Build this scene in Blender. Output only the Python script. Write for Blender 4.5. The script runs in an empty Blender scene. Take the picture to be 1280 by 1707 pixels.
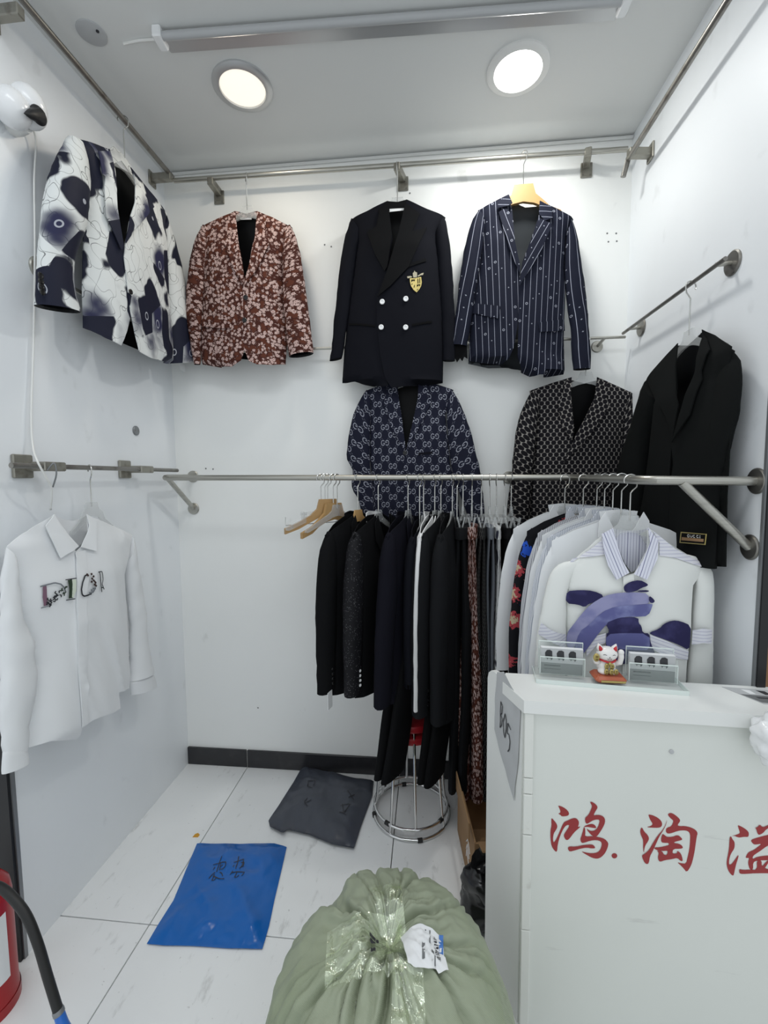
import bpy, math, random
from mathutils import Vector, Matrix, noise
from mathutils.geometry import delaunay_2d_cdt

# ------------------------------------------------------------------ camera, light, exposure
scene = bpy.context.scene
COL = scene.collection
F, CX, CY, EYE = 730.0, 640.0, 853.5, 1.53       # focal length and centre in pixels of 1280x1707, eye height in metres
ROT = Matrix(((0.99503719, 0.0, 0.09950372), (0.09920995, 0.07678578, -0.99209946), (-0.00764047, 0.99704761, 0.07640471)))
CAM = Vector((0, 0, EYE))
cd = bpy.data.cameras.new('camera'); cam = bpy.data.objects.new('camera', cd); COL.objects.link(cam)
cam.matrix_world = Matrix.Translation(CAM) @ ROT.to_4x4()
cd.sensor_fit = 'HORIZONTAL'; cd.sensor_width = 36.0; cd.lens = F / 1280 * 36.0
cd.clip_start = 0.02; cd.clip_end = 60
scene.camera = cam
scene.view_settings.view_transform = 'Standard'; scene.view_settings.look = 'None'
scene.view_settings.gamma = 1.0; scene.view_settings.use_curve_mapping = False
scene.view_settings.exposure = 0.0
w = bpy.data.worlds.new('hall'); scene.world = w; w.use_nodes = True
w.node_tree.nodes['Background'].inputs[0].default_value = (0.90, 0.96, 1.0, 1); w.node_tree.nodes['Background'].inputs[1].default_value = 0.82

def area(name, loc, target, sx, sy, power, color):
    l = bpy.data.lights.new(name, 'AREA'); l.shape = 'RECTANGLE'; l.size = sx; l.size_y = sy; l.energy = power; l.color = color
    o = bpy.data.objects.new(name, l); COL.objects.link(o); o.location = loc
    o.rotation_euler = (Vector(target) - Vector(loc)).to_track_quat('-Z', 'Y').to_euler()
    return o
area('hall_ceiling_light', (-0.15, 0.35, 3.25), (-0.1, 0.95, 0.0), 1.5, 0.35, 10, (0.95, 0.98, 1.0))

# ------------------------------------------------------------------ room numbers (metres)
XL, XR, YB, ZC = -1.29, 0.90, 2.15, 3.03

# ------------------------------------------------------------------ helpers
def ray(px, py):
    return ROT @ Vector(((px - CX) / F, -(py - CY) / F, -1.0))
def at(px, py, axis, val):
    r = ray(px, py); t = (val - CAM[axis]) / r[axis]; return CAM + r * t

def props(o, label=None, cat=None, group=None, kind=None):
    if label: o['label'] = label
    if cat: o['category'] = cat
    if group: o['group'] = group
    if kind: o['kind'] = kind
    return o
def empty(name, loc=(0, 0, 0), rot=(0, 0, 0), label=None, cat=None, group=None):
    o = bpy.data.objects.new(name, None); COL.objects.link(o); o.location = loc; o.rotation_euler = rot
    o.empty_display_size = 0.05
    return props(o, label, cat, group)

class MB:
    def __init__(s): s.v = []; s.f = []; s.uv = {}
    def add(s, vs, fs, uvs=None):
        b = len(s.v)
        s.v += [tuple(x) for x in vs]; s.f += [tuple(i + b for i in f) for f in fs]
        if uvs:
            for i, q in enumerate(uvs): s.uv[b + i] = q
        return s
    def box(s, c, d, rz=0.0, bev=0.0, rx=0.0):
        x, y, z = d[0] / 2, d[1] / 2, d[2] / 2
        R = Matrix.Rotation(rz, 3, 'Z') @ Matrix.Rotation(rx, 3, 'X'); c = Vector(c)
        if bev <= 0:
            p = [(-x, -y, -z), (x, -y, -z), (x, y, -z), (-x, y, -z), (-x, -y, z), (x, -y, z), (x, y, z), (-x, y, z)]
            f = [(0, 3, 2, 1), (4, 5, 6, 7), (0, 1, 5, 4), (1, 2, 6, 5), (2, 3, 7, 6), (3, 0, 4, 7)]
        else:
            b = min(bev, x * .9, y * .9, z * .9); p = []; f = []
            for zz, k in ((-z, b), (-z + b, 0), (z - b, 0), (z, b)):
                X, Y = x - k, y - k
                cc = b if k == 0 else b * .6
                p += [(-X + cc, -Y, zz), (X - cc, -Y, zz), (X, -Y + cc, zz), (X, Y - cc, zz), (X - cc, Y, zz), (-X + cc, Y, zz), (-X, Y - cc, zz), (-X, -Y + cc, zz)]
            for r in range(3):
                for i in range(8):
                    j = (i + 1) % 8; f.append((r * 8 + i, r * 8 + j, r * 8 + 8 + j, r * 8 + 8 + i))
            f.append(tuple(range(7, -1, -1))); f.append(tuple(range(24, 32)))
        return s.add([c + R @ Vector(q) for q in p], f)
    def tube(s, pts, r, n=8, cap=True, closed=False):
        P = [Vector(p) for p in pts]; m = len(P)
        rr = r if isinstance(r, (list, tuple)) else [r] * m
        vs = []; up = None
        for i in range(m):
            if closed: t = P[(i + 1) % m] - P[i - 1]
            else: t = P[min(i + 1, m - 1)] - P[max(i - 1, 0)]
            t.normalize()
            if up is None:
                a = Vector((0, 0, 1)) if abs(t.z) < .9 else Vector((1, 0, 0)); up = (a - t * a.dot(t)).normalized()
            else: up = (up - t * up.dot(t)).normalized()
            sd = t.cross(up)
            for k in range(n):
                a = 2 * math.pi * k / n
                vs.append(P[i] + (up * math.cos(a) + sd * math.sin(a)) * rr[i])
        fs = []
        for i in range(m if closed else m - 1):
            for k in range(n):
                a, b = i * n + k, i * n + (k + 1) % n; j = (i + 1) % m
                fs.append((a, b, j * n + (k + 1) % n, j * n + k))
        if cap and not closed:
            fs.append(tuple(range(n - 1, -1, -1))); fs.append(tuple((m - 1) * n + k for k in range(n)))
        return s.add(vs, fs)
    def lathe(s, c, prof, n=24, axis=(0, 0, 1), cap=True):
        c = Vector(c); q = Vector((0, 0, 1)).rotation_difference(Vector(axis)); vs = []; fs = []
        for r, h in prof:
            for k in range(n):
                a = 2 * math.pi * k / n; vs.append(c + q @ Vector((r * math.cos(a), r * math.sin(a), h)))
        for i in range(len(prof) - 1):
            for k in range(n):
                fs.append((i * n + k, i * n + (k + 1) % n, (i + 1) * n + (k + 1) % n, (i + 1) * n + k))
        if cap:
            fs.append(tuple(range(n - 1, -1, -1))); fs.append(tuple((len(prof) - 1) * n + k for k in range(n)))
        return s.add(vs, fs)
    def ball(s, c, r, n=16, m=10, rot=None, sq=1.0):
        r = (r, r, r) if isinstance(r, (int, float)) else r
        c = Vector(c); vs = []; fs = []
        pw = lambda x: math.copysign(abs(x) ** sq, x)
        for i in range(m + 1):
            t = math.pi * i / m
            for k in range(n):
                a = 2 * math.pi * k / n
                p = Vector((r[0] * pw(math.sin(t)) * pw(math.cos(a)), r[1] * pw(math.sin(t)) * pw(math.sin(a)), r[2] * pw(math.cos(t))))
                if rot: p = rot @ p
                vs.append(c + p)
        for i in range(m):
            for k in range(n):
                fs.append((i * n + k, (i + 1) * n + k, (i + 1) * n + (k + 1) % n, i * n + (k + 1) % n))
        return s.add(vs, fs)
    def prism(s, poly, o, U, V, N, t):
        """flat polygon (u,v) at o, extruded t along N"""
        o, U, V, N = Vector(o), Vector(U), Vector(V), Vector(N)
        tv, tf = fill(poly, None); n = len(tv)
        vs = [o + U * a + V * b for a, b in tv] + [o + U * a + V * b + N * t for a, b in tv]
        fs = [(a, c, b) for a, b, c in tf] + [(a + n, b + n, c + n) for a, b, c in tf]
        for a, b in border(tf): fs.append((a, b, b + n, a + n))
        return s.add(vs, fs)
    def mesh(s, name, mat, smooth=False, uvset=True):
        me = bpy.data.meshes.new(name); me.from_pydata(s.v, [], s.f); me.update()
        if mat: me.materials.append(mat)
        if smooth is True:
            for p in me.polygons: p.use_smooth = True
        elif smooth:
            me.polygons.foreach_set('use_smooth', [True] * len(me.polygons)); me.set_sharp_from_angle(angle=smooth)
        if s.uv and uvset:
            l = me.uv_layers.new(name='UVMap')
            for i, lp in enumerate(me.loops): l.data[i].uv = s.uv.get(lp.vertex_index, (0, 0))
        return me
    def build(s, name, mat, parent=None, smooth=False, **kw):
        o = bpy.data.objects.new(name, s.mesh(name, mat, smooth)); COL.objects.link(o)
        if parent: o.parent = parent
        return props(o, **kw)

def border(tf):
    cnt = {}
    for t in tf:
        for i in range(3):
            e = (t[i], t[(i + 1) % 3]); cnt[e] = 1
    return [e for e in cnt if (e[1], e[0]) not in cnt]
def inside(p, poly):
    x, y = p; r = False; n = len(poly)
    for i in range(n):
        x1, y1 = poly[i]; x2, y2 = poly[i - 1]
        if (y1 > y) != (y2 > y) and x < (x2 - x1) * (y - y1) / (y2 - y1) + x1: r = not r
    return r
def fill(poly, res):
    """triangulate a polygon; res adds inner points on a grid so it can be bent"""
    poly = [tuple(p[:2]) for p in poly]
    ar = sum(poly[i - 1][0] * poly[i][1] - poly[i][0] * poly[i - 1][1] for i in range(len(poly)))
    if ar < 0: poly = poly[::-1]
    pts = []
    if res:
        for i in range(len(poly)):
            a, b = Vector(poly[i]), Vector(poly[(i + 1) % len(poly)])
            k = max(1, int(round((b - a).length / res)))
            for j in range(k): pts.append(tuple(a.lerp(b, j / k)))
    else: pts = list(poly)
    nb = len(pts); inner = []
    if res:
        x0 = min(p[0] for p in pts); x1 = max(p[0] for p in pts); y0 = min(p[1] for p in pts); y1 = max(p[1] for p in pts)
        r = 0; y = y0 + res * .5
        while y < y1:
            x = x0 + res * (.5 if r % 2 else 1.0)
            while x < x1:
                if inside((x, y), poly) and min((x - q[0]) ** 2 + (y - q[1]) ** 2 for q in pts) > (res * .55) ** 2: inner.append((x, y))
                x += res
            y += res * .87; r += 1
    allp = [Vector(p) for p in pts + inner]
    R = delaunay_2d_cdt(allp, [], [list(range(nb))], 1, 1e-7)
    vs = [tuple(p) for p in R[0]]; fs = []
    for f in R[2]:
        a, b, c = (Vector(vs[i]) for i in f[:3])
        fs.append(tuple(f) if (b - a).cross(c - a) > 0 else tuple(reversed(f)))
    return vs, fs
def smooth(poly, it=1, closed=True):
    for _ in range(it):
        q = []; n = len(poly)
        if not closed: q.append(poly[0])
        for i in range(n if closed else n - 1):
            a, b = poly[i], poly[(i + 1) % n]
            q.append((a[0] * .75 + b[0] * .25, a[1] * .75 + b[1] * .25)); q.append((a[0] * .25 + b[0] * .75, a[1] * .25 + b[1] * .75))
        if not closed: q.append(poly[-1])
        poly = q
    return poly
def resample(pts, n):
    P = [Vector(p) for p in pts]; L = [0]
    for i in range(1, len(P)): L.append(L[-1] + (P[i] - P[i - 1]).length)
    out = []; j = 0
    for k in range(n):
        t = L[-1] * k / (n - 1)
        while j < len(P) - 2 and L[j + 1] < t: j += 1
        d = L[j + 1] - L[j]; out.append(P[j].lerp(P[j + 1], (t - L[j]) / d if d else 0))
    return out

# ------------------------------------------------------------------ materials
class X:
    """a node socket with arithmetic, for writing patterns as formulas"""
    def __init__(s, T, k): s.T = T; s.k = k
    def op(s, o, *a):
        n = s.T.nodes.new('ShaderNodeMath'); n.operation = o
        for i, q in enumerate((s,) + a):
            if isinstance(q, X): s.T.links.new(q.k, n.inputs[i])
            else: n.inputs[i].default_value = float(q)
        return X(s.T, n.outputs[0])
    def __add__(s, o): return s.op('ADD', o)
    def __sub__(s, o): return s.op('SUBTRACT', o)
    def __mul__(s, o): return s.op('MULTIPLY', o)
    def __truediv__(s, o): return s.op('DIVIDE', o)
    def __neg__(s): return s * -1
    def abs(s): return s.op('ABSOLUTE')
    def floor(s): return s.op('FLOOR')
    def fract(s): return s.op('FRACT')
    def mod(s, o): return s.op('FLOORED_MODULO', o)
    def lt(s, o): return s.op('LESS_THAN', o)
    def gt(s, o): return s.op('GREATER_THAN', o)
    def sign(s): return s.op('SIGN')
    def sqrt(s): return s.op('SQRT')
    def sin(s): return s.op('SINE')
    def max(s, o): return s.op('MAXIMUM', o)
    def min(s, o): return s.op('MINIMUM', o)
    def step(s, a, b):
        n = s.T.nodes.new('ShaderNodeMapRange'); n.interpolation_type = 'SMOOTHSTEP'
        s.T.links.new(s.k, n.inputs[0]); n.inputs[1].default_value = a; n.inputs[2].default_value = b
        return X(s.T, n.outputs[0])
def lin(c):
    return tuple((x / 12.92 if x <= .04045 else ((x + .055) / 1.055) ** 2.4) for x in c)
def rgb(r, g, b): return lin((r / 255, g / 255, b / 255))
class Mat:
    def __init__(s, name, color, rough=.7, metal=0.0, spec=.5):
        s.m = bpy.data.materials.new(name); s.m.use_nodes = True; s.T = s.m.node_tree
        s.b = s.T.nodes['Principled BSDF']
        s.b.inputs['Base Color'].default_value = (*color, 1); s.b.inputs['Roughness'].default_value = rough
        s.b.inputs['Metallic'].default_value = metal; s.b.inputs['Specular IOR Level'].default_value = spec
        s.col = None; s.base = color
    def uv(s):
        n = s.T.nodes.new('ShaderNodeTexCoord'); p = s.T.nodes.new('ShaderNodeSeparateXYZ'); s.T.links.new(n.outputs['UV'], p.inputs[0])
        return X(s.T, p.outputs[0]), X(s.T, p.outputs[1])
    def tex(s, kind, scale, coord='Object', stretch=(1, 1, 1), out=0, **kw):
        c = s.T.nodes.new('ShaderNodeTexCoord'); mp = s.T.nodes.new('ShaderNodeMapping'); mp.inputs['Scale'].default_value = stretch
        s.T.links.new(c.outputs[coord], mp.inputs[0])
        n = s.T.nodes.new(kind); s.T.links.new(mp.outputs[0], n.inputs['Vector']); n.inputs['Scale'].default_value = scale
        for k, v in kw.items():
            if hasattr(n, k): setattr(n, k, v)
            else: n.inputs[k.replace('_', ' ').title()].default_value = v
        return X(s.T, n.outputs[out])
    def noise(s, scale, detail=3, coord='Object', stretch=(1, 1, 1), rough=.5):
        x = s.tex('ShaderNodeTexNoise', scale, coord, stretch); x.k.node.inputs['Detail'].default_value = detail; x.k.node.inputs['Roughness'].default_value = rough
        return x
    def mix(s, fac, color):
        n = s.T.nodes.new('ShaderNodeMix'); n.data_type = 'RGBA'
        if isinstance(fac, X): s.T.links.new(fac.k, n.inputs[0])
        else: n.inputs[0].default_value = fac
        if s.col: s.T.links.new(s.col, n.inputs[6])
        else: n.inputs[6].default_value = (*s.base, 1)
        if isinstance(color, X): s.T.links.new(color.k, n.inputs[7])
        else: n.inputs[7].default_value = (*color, 1)
        s.col = n.outputs[2]; s.T.links.new(s.col, s.b.inputs['Base Color']); return s
    def bump(s, h, strength=.3, dist=.002):
        n = s.T.nodes.new('ShaderNodeBump'); n.inputs['Strength'].default_value = strength; n.inputs['Distance'].default_value = dist
        s.T.links.new(h.k, n.inputs['Height']); s.T.links.new(n.outputs[0], s.b.inputs['Normal']); return s
    def rough(s, x): s.T.links.new(x.k, s.b.inputs['Roughness']); return s
    def set(s, **kw):
        for k, v in kw.items(): s.b.inputs[k.replace('_', ' ')].default_value = v
        return s
M = {}
def mk(name, *a, **k): M[name] = Mat(name, *a, **k); return M[name]

m = mk('wall', (.89, .90, .885), .55); m.mix(m.noise(3, 4).step(.45, .8) * .2, (.80, .82, .80)).bump(m.noise(40, 3), .10, .002)
m.mix(m.noise(9, 5, stretch=(1, 1, .6)).step(.70, .78) * .35, (.52, .52, .50))
m = mk('side_wall', (.86, .885, .91), .42); m.mix(m.noise(2.2, 4).step(.45, .8) * .2, (.70, .72, .74)).bump(m.noise(55, 2), .10, .0015)
m.mix(m.noise(22, 5, stretch=(1, .5, .35)).step(.64, .76) * .22, (.50, .51, .52))
m = mk('ceiling', (.74, .75, .74), .7); m.mix(m.noise(1.3, 3).step(.4, .8) * .2, (.66, .67, .66))
m = mk('tile', (.86, .87, .87), .28); m.mix(m.noise(2.5, 5).step(.45, .75) * .3, (.74, .75, .75)).mix(m.noise(20, 6, stretch=(1, .35, 1), rough=.65).step(.58, .72) * .5, (.42, .42, .41))
m.mix(m.noise(70, 4).step(.70, .76) * .5, (.28, .27, .26)).bump(m.noise(18, 3), .06, .001)
mk('grout', (.10, .10, .10), .9)
m = mk('skirting', (.022, .022, .025), .25); m.mix(m.noise(15, 4).step(.5, .8) * .3, (.06, .06, .06))
m = mk('steel', (.46, .45, .41), .33, .9); m.mix(m.noise(60, 3, stretch=(.2, .2, 3)).step(.45, .8) * .5, (.30, .29, .26))
m = mk('dark_steel', (.27, .26, .24), .38, .85); m.mix(m.noise(25, 4).step(.5, .75) * .6, (.12, .10, .09))
mk('chrome', (.72, .72, .72), .14, 1.0)
m = mk('bracket', (.33, .32, .28), .42, .8); m.mix(m.noise(30, 4).step(.5, .7) * .6, (.15, .13, .11))
mk('black', (.008, .008, .009), .55); mk('rubber', (.012, .012, .012), .5)
mk('black_plastic', (.01, .01, .011), .22)
mk('frame', (.018, .018, .02), .4, .3); mk('frame_grey', (.25, .26, .27), .4, .5)
mk('white_paint', (.82, .82, .80), .35); mk('white_gloss', (.86, .87, .88), .18)
m = mk('counter', (.72, .74, .70), .38); m.mix(m.noise(2, 4).step(.4, .8) * .25, (.62, .64, .60)).mix(m.noise(14, 5, stretch=(.35, 1, 2.5), rough=.6).step(.66, .74) * .35, (.45, .45, .43))
mk('laminate', (.80, .81, .79), .3)
m = mk('edging', (.74, .75, .71), .35); m.mix(m.noise(20, 4).step(.6, .75) * .5, (.48, .47, .43))
mk('red_paint', rgb(150, 38, 40), .4); mk('gold', (.46, .37, .13), .32, .6); mk('gold_dark', (.16, .11, .02), .4)
mk('pale_gold', (.42, .38, .27), .4); mk('cat_white', (.82, .80, .78), .22); mk('cat_red', rgb(190, 30, 40), .3); mk('cat_base', rgb(176, 92, 62), .25)
mk('wood', rgb(188, 150, 98), .4); mk('wood_dark', rgb(172, 138, 92), .45)
m = mk('cardboard', rgb(150, 118, 84), .85); m.mix(m.noise(6, 5).step(.45, .75) * .5, rgb(118, 92, 66))
m = mk('card_brown', rgb(140, 104, 72), .8); m.mix(m.noise(4, 4).step(.4, .8) * .4, rgb(110, 80, 56))
mk('paper', (.80, .81, .82), .6); mk('ink', (.03, .03, .035), .6); mk('grey_print', (.15, .155, .16), .5); mk('pale_print', (.48, .49, .50), .5)
mk('blue_print', rgb(70, 120, 190), .5)
mk('acrylic', (.72, .84, .80), .04).set(Alpha=.10)
mk('acrylic_highlight', (.86, .94, .91), .08).set(Alpha=.8)  # pale colour for painted highlights along the acrylic edges
mk('hanger_plastic', (.66, .68, .68), .10).set(Alpha=.30)
mk('hook', (.62, .62, .60), .25, .95)
m = mk('mailer_blue', rgb(22, 98, 178), .2); m.bump(m.noise(7, 3, stretch=(1, 1, .5)), .7, .02)
m = mk('mailer_grey', rgb(66, 70, 80), .34); m.bump(m.noise(7, 3, stretch=(1, 1, .6)), .6, .02)
m = mk('sack', rgb(152, 160, 138), .55); m.mix(m.noise(3, 3).step(.4, .7) * .5, rgb(126, 140, 104))
m.bump(m.tex('ShaderNodeTexWave', 160, 'Object', bands_direction='DIAGONAL') + m.noise(30, 4) * 1.5, .25, .0015)
m = mk('tape', (.8, .82, .76), .07); m.bump(m.noise(42, 4, stretch=(1, .5, 1)), .9, .010)
gl_ = m.T.nodes.new('ShaderNodeBsdfGlossy'); gl_.inputs['Roughness'].default_value = .08; tr_ = m.T.nodes.new('ShaderNodeBsdfTransparent'); mx_ = m.T.nodes.new('ShaderNodeAddShader')
m.T.links.new(m.b.inputs['Normal'].links[0].from_socket, gl_.inputs['Normal'])
gl_.inputs['Color'].default_value = (.17, .18, .16, 1); tr_.inputs['Color'].default_value = (.96, .97, .93, 1); m.T.links.new(tr_.outputs[0], mx_.inputs[0]); m.T.links.new(gl_.outputs[0], mx_.inputs[1]); m.T.links.new(mx_.outputs[0], m.T.nodes['Material Output'].inputs[0])
mk('fire_red', rgb(160, 22, 28), .28); mk('blue_plastic', rgb(45, 110, 200), .3)
mk('red_seat', rgb(168, 30, 40), .4); mk('orange_scrap', rgb(206, 150, 40), .6)
m = mk('lamp', (1, 1, 1), .4); m.set(**{'Emission_Color': (1, .90, .72, 1), 'Emission_Strength': .75})
m = mk('lamp_bright', (1, 1, 1), .4); m.set(**{'Emission_Color': (1, 1, .98, 1), 'Emission_Strength': 9})
mk('tube_glass', (.45, .46, .47), .3); mk('aluminium', (.60, .61, .62), .35, .6)

# fabrics
def fabric(name, c, rough=.85, weave=900, b=.15):
    m = mk(name, c, rough, spec=.12); m.bump(m.noise(weave, 2, 'UV'), b, .0006); return m
fabric('wool_black', (.0045, .0047, .0055)); fabric('wool_ink', (.005, .0055, .009)); fabric('wool_charcoal', (.0085, .009, .0105)); fabric('wool_navy', (.0055, .0055, .010))
fabric('lining', (.0045, .0048, .0055), .35); fabric('lining_grey', (.045, .05, .055), .3); fabric('velvet', (.004, .004, .0045), .95)
m = fabric('velvet_dark', (.0062, .007, .007), .9)
m = fabric('sparkle', (.010, .010, .012), .5); m.mix(m.tex('ShaderNodeTexVoronoi', 190, 'UV').lt(.18), (.16, .16, .17))
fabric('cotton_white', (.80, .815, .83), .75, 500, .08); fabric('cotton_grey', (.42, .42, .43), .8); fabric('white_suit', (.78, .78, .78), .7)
fabric('cream_cotton', (.77, .785, .76), .6, 500, .08)
for nm_, c_, c2_ in (('purple_dark', rgb(46, 44, 80), rgb(70, 68, 112)), ('purple_mid', rgb(98, 100, 150), rgb(140, 146, 188)), ('purple_light', rgb(150, 150, 186), rgb(120, 122, 168))):
    m = fabric(nm_, c_, .7); m.mix(m.noise(16, 4, 'UV').step(.45, .7) * .8, c2_)
fabric('grey_trouser', (.17, .185, .21), .8)
def stripes(name, base, line, period, width, rough=.75, axis=0, extra=None):
    m = fabric(name, base, rough); u, v = m.uv(); x = (u, v)[axis]
    m.mix((x / period).fract().lt(width) * .8, line)
    if extra: m.mix((x / extra[0]).fract().lt(extra[1]) * .9, extra[2])
    return m
stripes('stripe_lilac', (.70, .71, .80), (.30, .30, .42), .0085, .20, extra=(.034, .06, (.12, .12, .25)))
stripes('stripe_blue', (.74, .76, .80), (.28, .32, .42), .0055, .35)
stripes('stripe_grey', (.70, .71, .74), (.14, .14, .18), .006, .40)
stripes('stripe_band', (.72, .725, .78), (.48, .48, .60), .010, .25, axis=1)
# brown floral
m = fabric('floral', rgb(72, 40, 34), .8)
c = m.tex('ShaderNodeTexVoronoi', 70, 'UV', out=1); d = m.tex('ShaderNodeTexVoronoi', 70, 'UV')
sp = m.T.nodes.new('ShaderNodeSeparateColor'); m.T.links.new(c.k, sp.inputs[0]); rnd = X(m.T, sp.outputs[0])
m.mix(rnd.gt(.82), rgb(92, 52, 40))
pet = m.noise(270, 1, 'UV')
m.mix((d + (pet - .5) * 1.1).lt(.48) * rnd.lt(.82), rgb(196, 170, 164))
m.mix((d + (pet - .5) * .3).lt(.13) * rnd.lt(.82), rgb(130, 84, 84))
# pinstripe with small rings and stars
m = fabric('pinstripe', (.010, .012, .024), .75); u, v = m.uv()
S = .0255
m.mix((((u / S).fract() - .5).abs()).lt(.030) * .85, (.44, .46, .56))
cu = (u / S + .5); col = cu.floor(); rv = v / .052 + (col * .618).fract() * 1.0; row = rv.floor()
x = ((cu.fract() - .5) * S); y = ((rv.fract() - .5) * .052)
h = ((col * 12.9898 + row * 78.233).sin() * 43758.5).fract()
r = (x * x + y * y).sqrt()
ring = ((r - .0042).abs()).lt(.0010) * h.gt(.80)
star = (x.abs().sqrt() + y.abs().sqrt()).lt(.068) * h.lt(.26)
m.mix(ring.max(star) * .85, (.42, .44, .52))
# interlocked double letter motif on navy
m = fabric('monogram', (.011, .0125, .026), .75); u, v = m.uv()
A, B = .0714, .036
row = (v / B).floor(); y = ((v / B).fract() - .5) * B; x = ((u / A + row.mod(2) * .5).fract() - .5) * A
sg = x.sign() * -1; px_ = x.abs() * -1 + .0098; py_ = y * sg * .70
r = (px_ * px_ + py_ * py_).sqrt()
gap = px_.gt(.0015) * py_.gt(-.0008) * py_.lt(.0050)
g = ((r - .0078).abs()).lt(.0015) * (gap * -1 + 1)
bar = px_.gt(.0) * px_.lt(.0085) * ((py_ + .0012).abs()).lt(.0011)
ln = ((y.abs() - x.abs() * (2 * B / A) + .006).abs()).lt(.0010) * x.abs().gt(.019)
m.mix(g.max(bar).max(ln * .6) * .85, (.30, .31, .37))
# small all-over lattice
m = fabric('lattice', (.008, .0075, .010), .8); u, v = m.uv()
def latt(m, u, v, a):
    c = a * 1.45
    def dd(ou, ov):
        x = (((u / a + ou).fract()) - .5) * a; y = (((v / c + ov).fract()) - .5) * c; return (x * x + y * y * .95).sqrt()
    return dd(0, 0).min(dd(.5, .5))
dl = latt(m, u, v, .0245); tw = m.noise(520, 2, 'UV')
m.mix((dl + (tw - .5) * .004).gt(.0104) * .60, (.46, .43, .40))
m = fabric('lattice_dark', (.006, .006, .007), .8); u, v = m.uv(); m.mix(latt(m, u, v, .0225).gt(.0092) * .5, (.22, .22, .21))
# white cloth with black brushed petals and fine lines
m = fabric('petal', (.74, .765, .76), .6, 500)
W = m.noise(9, 2, 'UV'); u, v = m.uv()
def vor(sc, out=0, **kw):
    x = m.tex('ShaderNodeTexVoronoi', sc, 'UV', (1, .62, 1), out, **kw); x.k.node.inputs['Vector'].links[0].from_node.inputs['Rotation'].default_value = (0, 0, .6); return x
vc = vor(12, 1); sp = m.T.nodes.new('ShaderNodeSeparateColor'); m.T.links.new(vc.k, sp.inputs[0]); r1 = X(m.T, sp.outputs[0]); r2 = X(m.T, sp.outputs[1])
dm = vor(12); wv = (W - .5) * .95
vein = ((m.noise(15, 1, 'UV', (1, .6, 1)) - .5).abs()).lt(.0045).max(((m.noise(22, 0, 'UV', (1, .8, 2)) - .45).abs()).lt(.006))
m.mix(vein * .8, (.07, .075, .08))
pm = (dm + wv).step(.64, .55) * r1.gt(.02)
m.mix(pm * r2.gt(.42), (.016, .018, .034))
pm2 = (dm + wv * 1.4).step(.76, .20) * r1.gt(.02) * r2.lt(.42)
m.mix(pm2, (.03, .032, .075))
m.mix(((dm - .12).abs()).lt(.016) * r1.gt(.18) * .8, (.50, .52, .58))
# dark shirt cloth with bright flowers
m = fabric('flower_dark', (.010, .010, .013), .6); vc = m.tex('ShaderNodeTexVoronoi', 13, 'UV', out=1); d = m.tex('ShaderNodeTexVoronoi', 13, 'UV'); n = m.noise(90, 3, 'UV')
sp = m.T.nodes.new('ShaderNodeSeparateColor'); m.T.links.new(vc.k, sp.inputs[0]); r1 = X(m.T, sp.outputs[0])
pt = (d + (n - .5) * .7).lt(.42)
m.mix(pt * r1.gt(.66), rgb(40, 84, 190)); m.mix(pt * r1.lt(.36), rgb(176, 70, 78)); m.mix((d + (n - .5) * .8).lt(.24) * r1.lt(.7), rgb(196, 180, 150))
m = fabric('petal_leg', (.74, .75, .75), .6); m.mix(m.tex('ShaderNodeTexVoronoi', 30, 'UV', (1, .6, 1), 0, feature='DISTANCE_TO_EDGE').lt(.03) * .7, (.10, .10, .10)).mix(m.noise(11, 1, 'UV').step(.62, .68), (.03, .03, .05))
MT = {k: v.m for k, v in M.items()}

# ================================================================== the setting
def struct(name, mb, mat, parent=None, **k):
    o = mb.build(name, MT[mat], parent, **k)
    if not parent: o['kind'] = 'structure'
    return o
fl = struct('floor', MB().box((-.3, .55, -.035), (6.0, 4.0, .04)), 'grout')
TX = [-2.581, -1.769, -.957, -.145, .667, 1.479, 2.291]; TY = [YB + .01, 1.312, .492, -.328, -1.148]
tm = None
for i in range(len(TX) - 1):
    for j in range(len(TY) - 1):
        x0, x1, y1, y0 = TX[i], TX[i + 1], TY[j], TY[j + 1]
        if tm is None: tm = MB().box((0, 0, 0), (.8085, .8165, .016), bev=.0015).mesh('tile', MT['tile'])
        o = bpy.data.objects.new('tile', tm); COL.objects.link(o); o.parent = fl
        o.location = ((x0 + x1) / 2, (y0 + y1) / 2, -.008); o.scale = (1, (y1 - y0 - .0035) / .8165, 1)
TH = .06
struct('wall_back', MB().box(((XL + XR) / 2, YB + TH / 2 + .0, ZC / 2), (XR - XL + 2 * TH, TH, ZC)), 'wall')
struct('wall_left', MB().box((XL - TH / 2, (1.185 + YB) / 2, ZC / 2), (TH, YB - 1.185, ZC)), 'side_wall')
struct('wall_right', MB().box((XR + .0125, (1.275 + YB) / 2, ZC / 2), (.025, YB - 1.275, ZC)), 'side_wall')
struct('ceiling', MB().box(((XL + XR) / 2, (.95 + YB + TH) / 2, ZC + .03), (XR - XL + 2 * TH, YB + TH - .95, .06)), 'ceiling')
bb = struct('baseboard_back', MB().box(((XL + XR) / 2, YB - .0035, .0475), (XR - XL, .005, .093)), 'white_paint')
for x0, x1 in ((XL, -.957), (-.957, -.145), (-.145, .667), (.667, XR)):
    MB().box(((x0 + x1) / 2, YB - .007, .0475), (x1 - x0 - .004, .012, .095), bev=.002).build('skirting_tile', MT['skirting'], bb)
t = struct('trim_1', MB().box((XL - .032, 1.172, ZC / 2), (.062, .024, ZC)), 'frame')
MB().box((XL + .001, 1.176, ZC / 2), (.006, .012, ZC)).build('grey_edge', MT['frame_grey'], t)
t = struct('trim_2', MB().box((XR + .010, 1.266, ZC / 2), (.022, .016, ZC)), 'frame')
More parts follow.
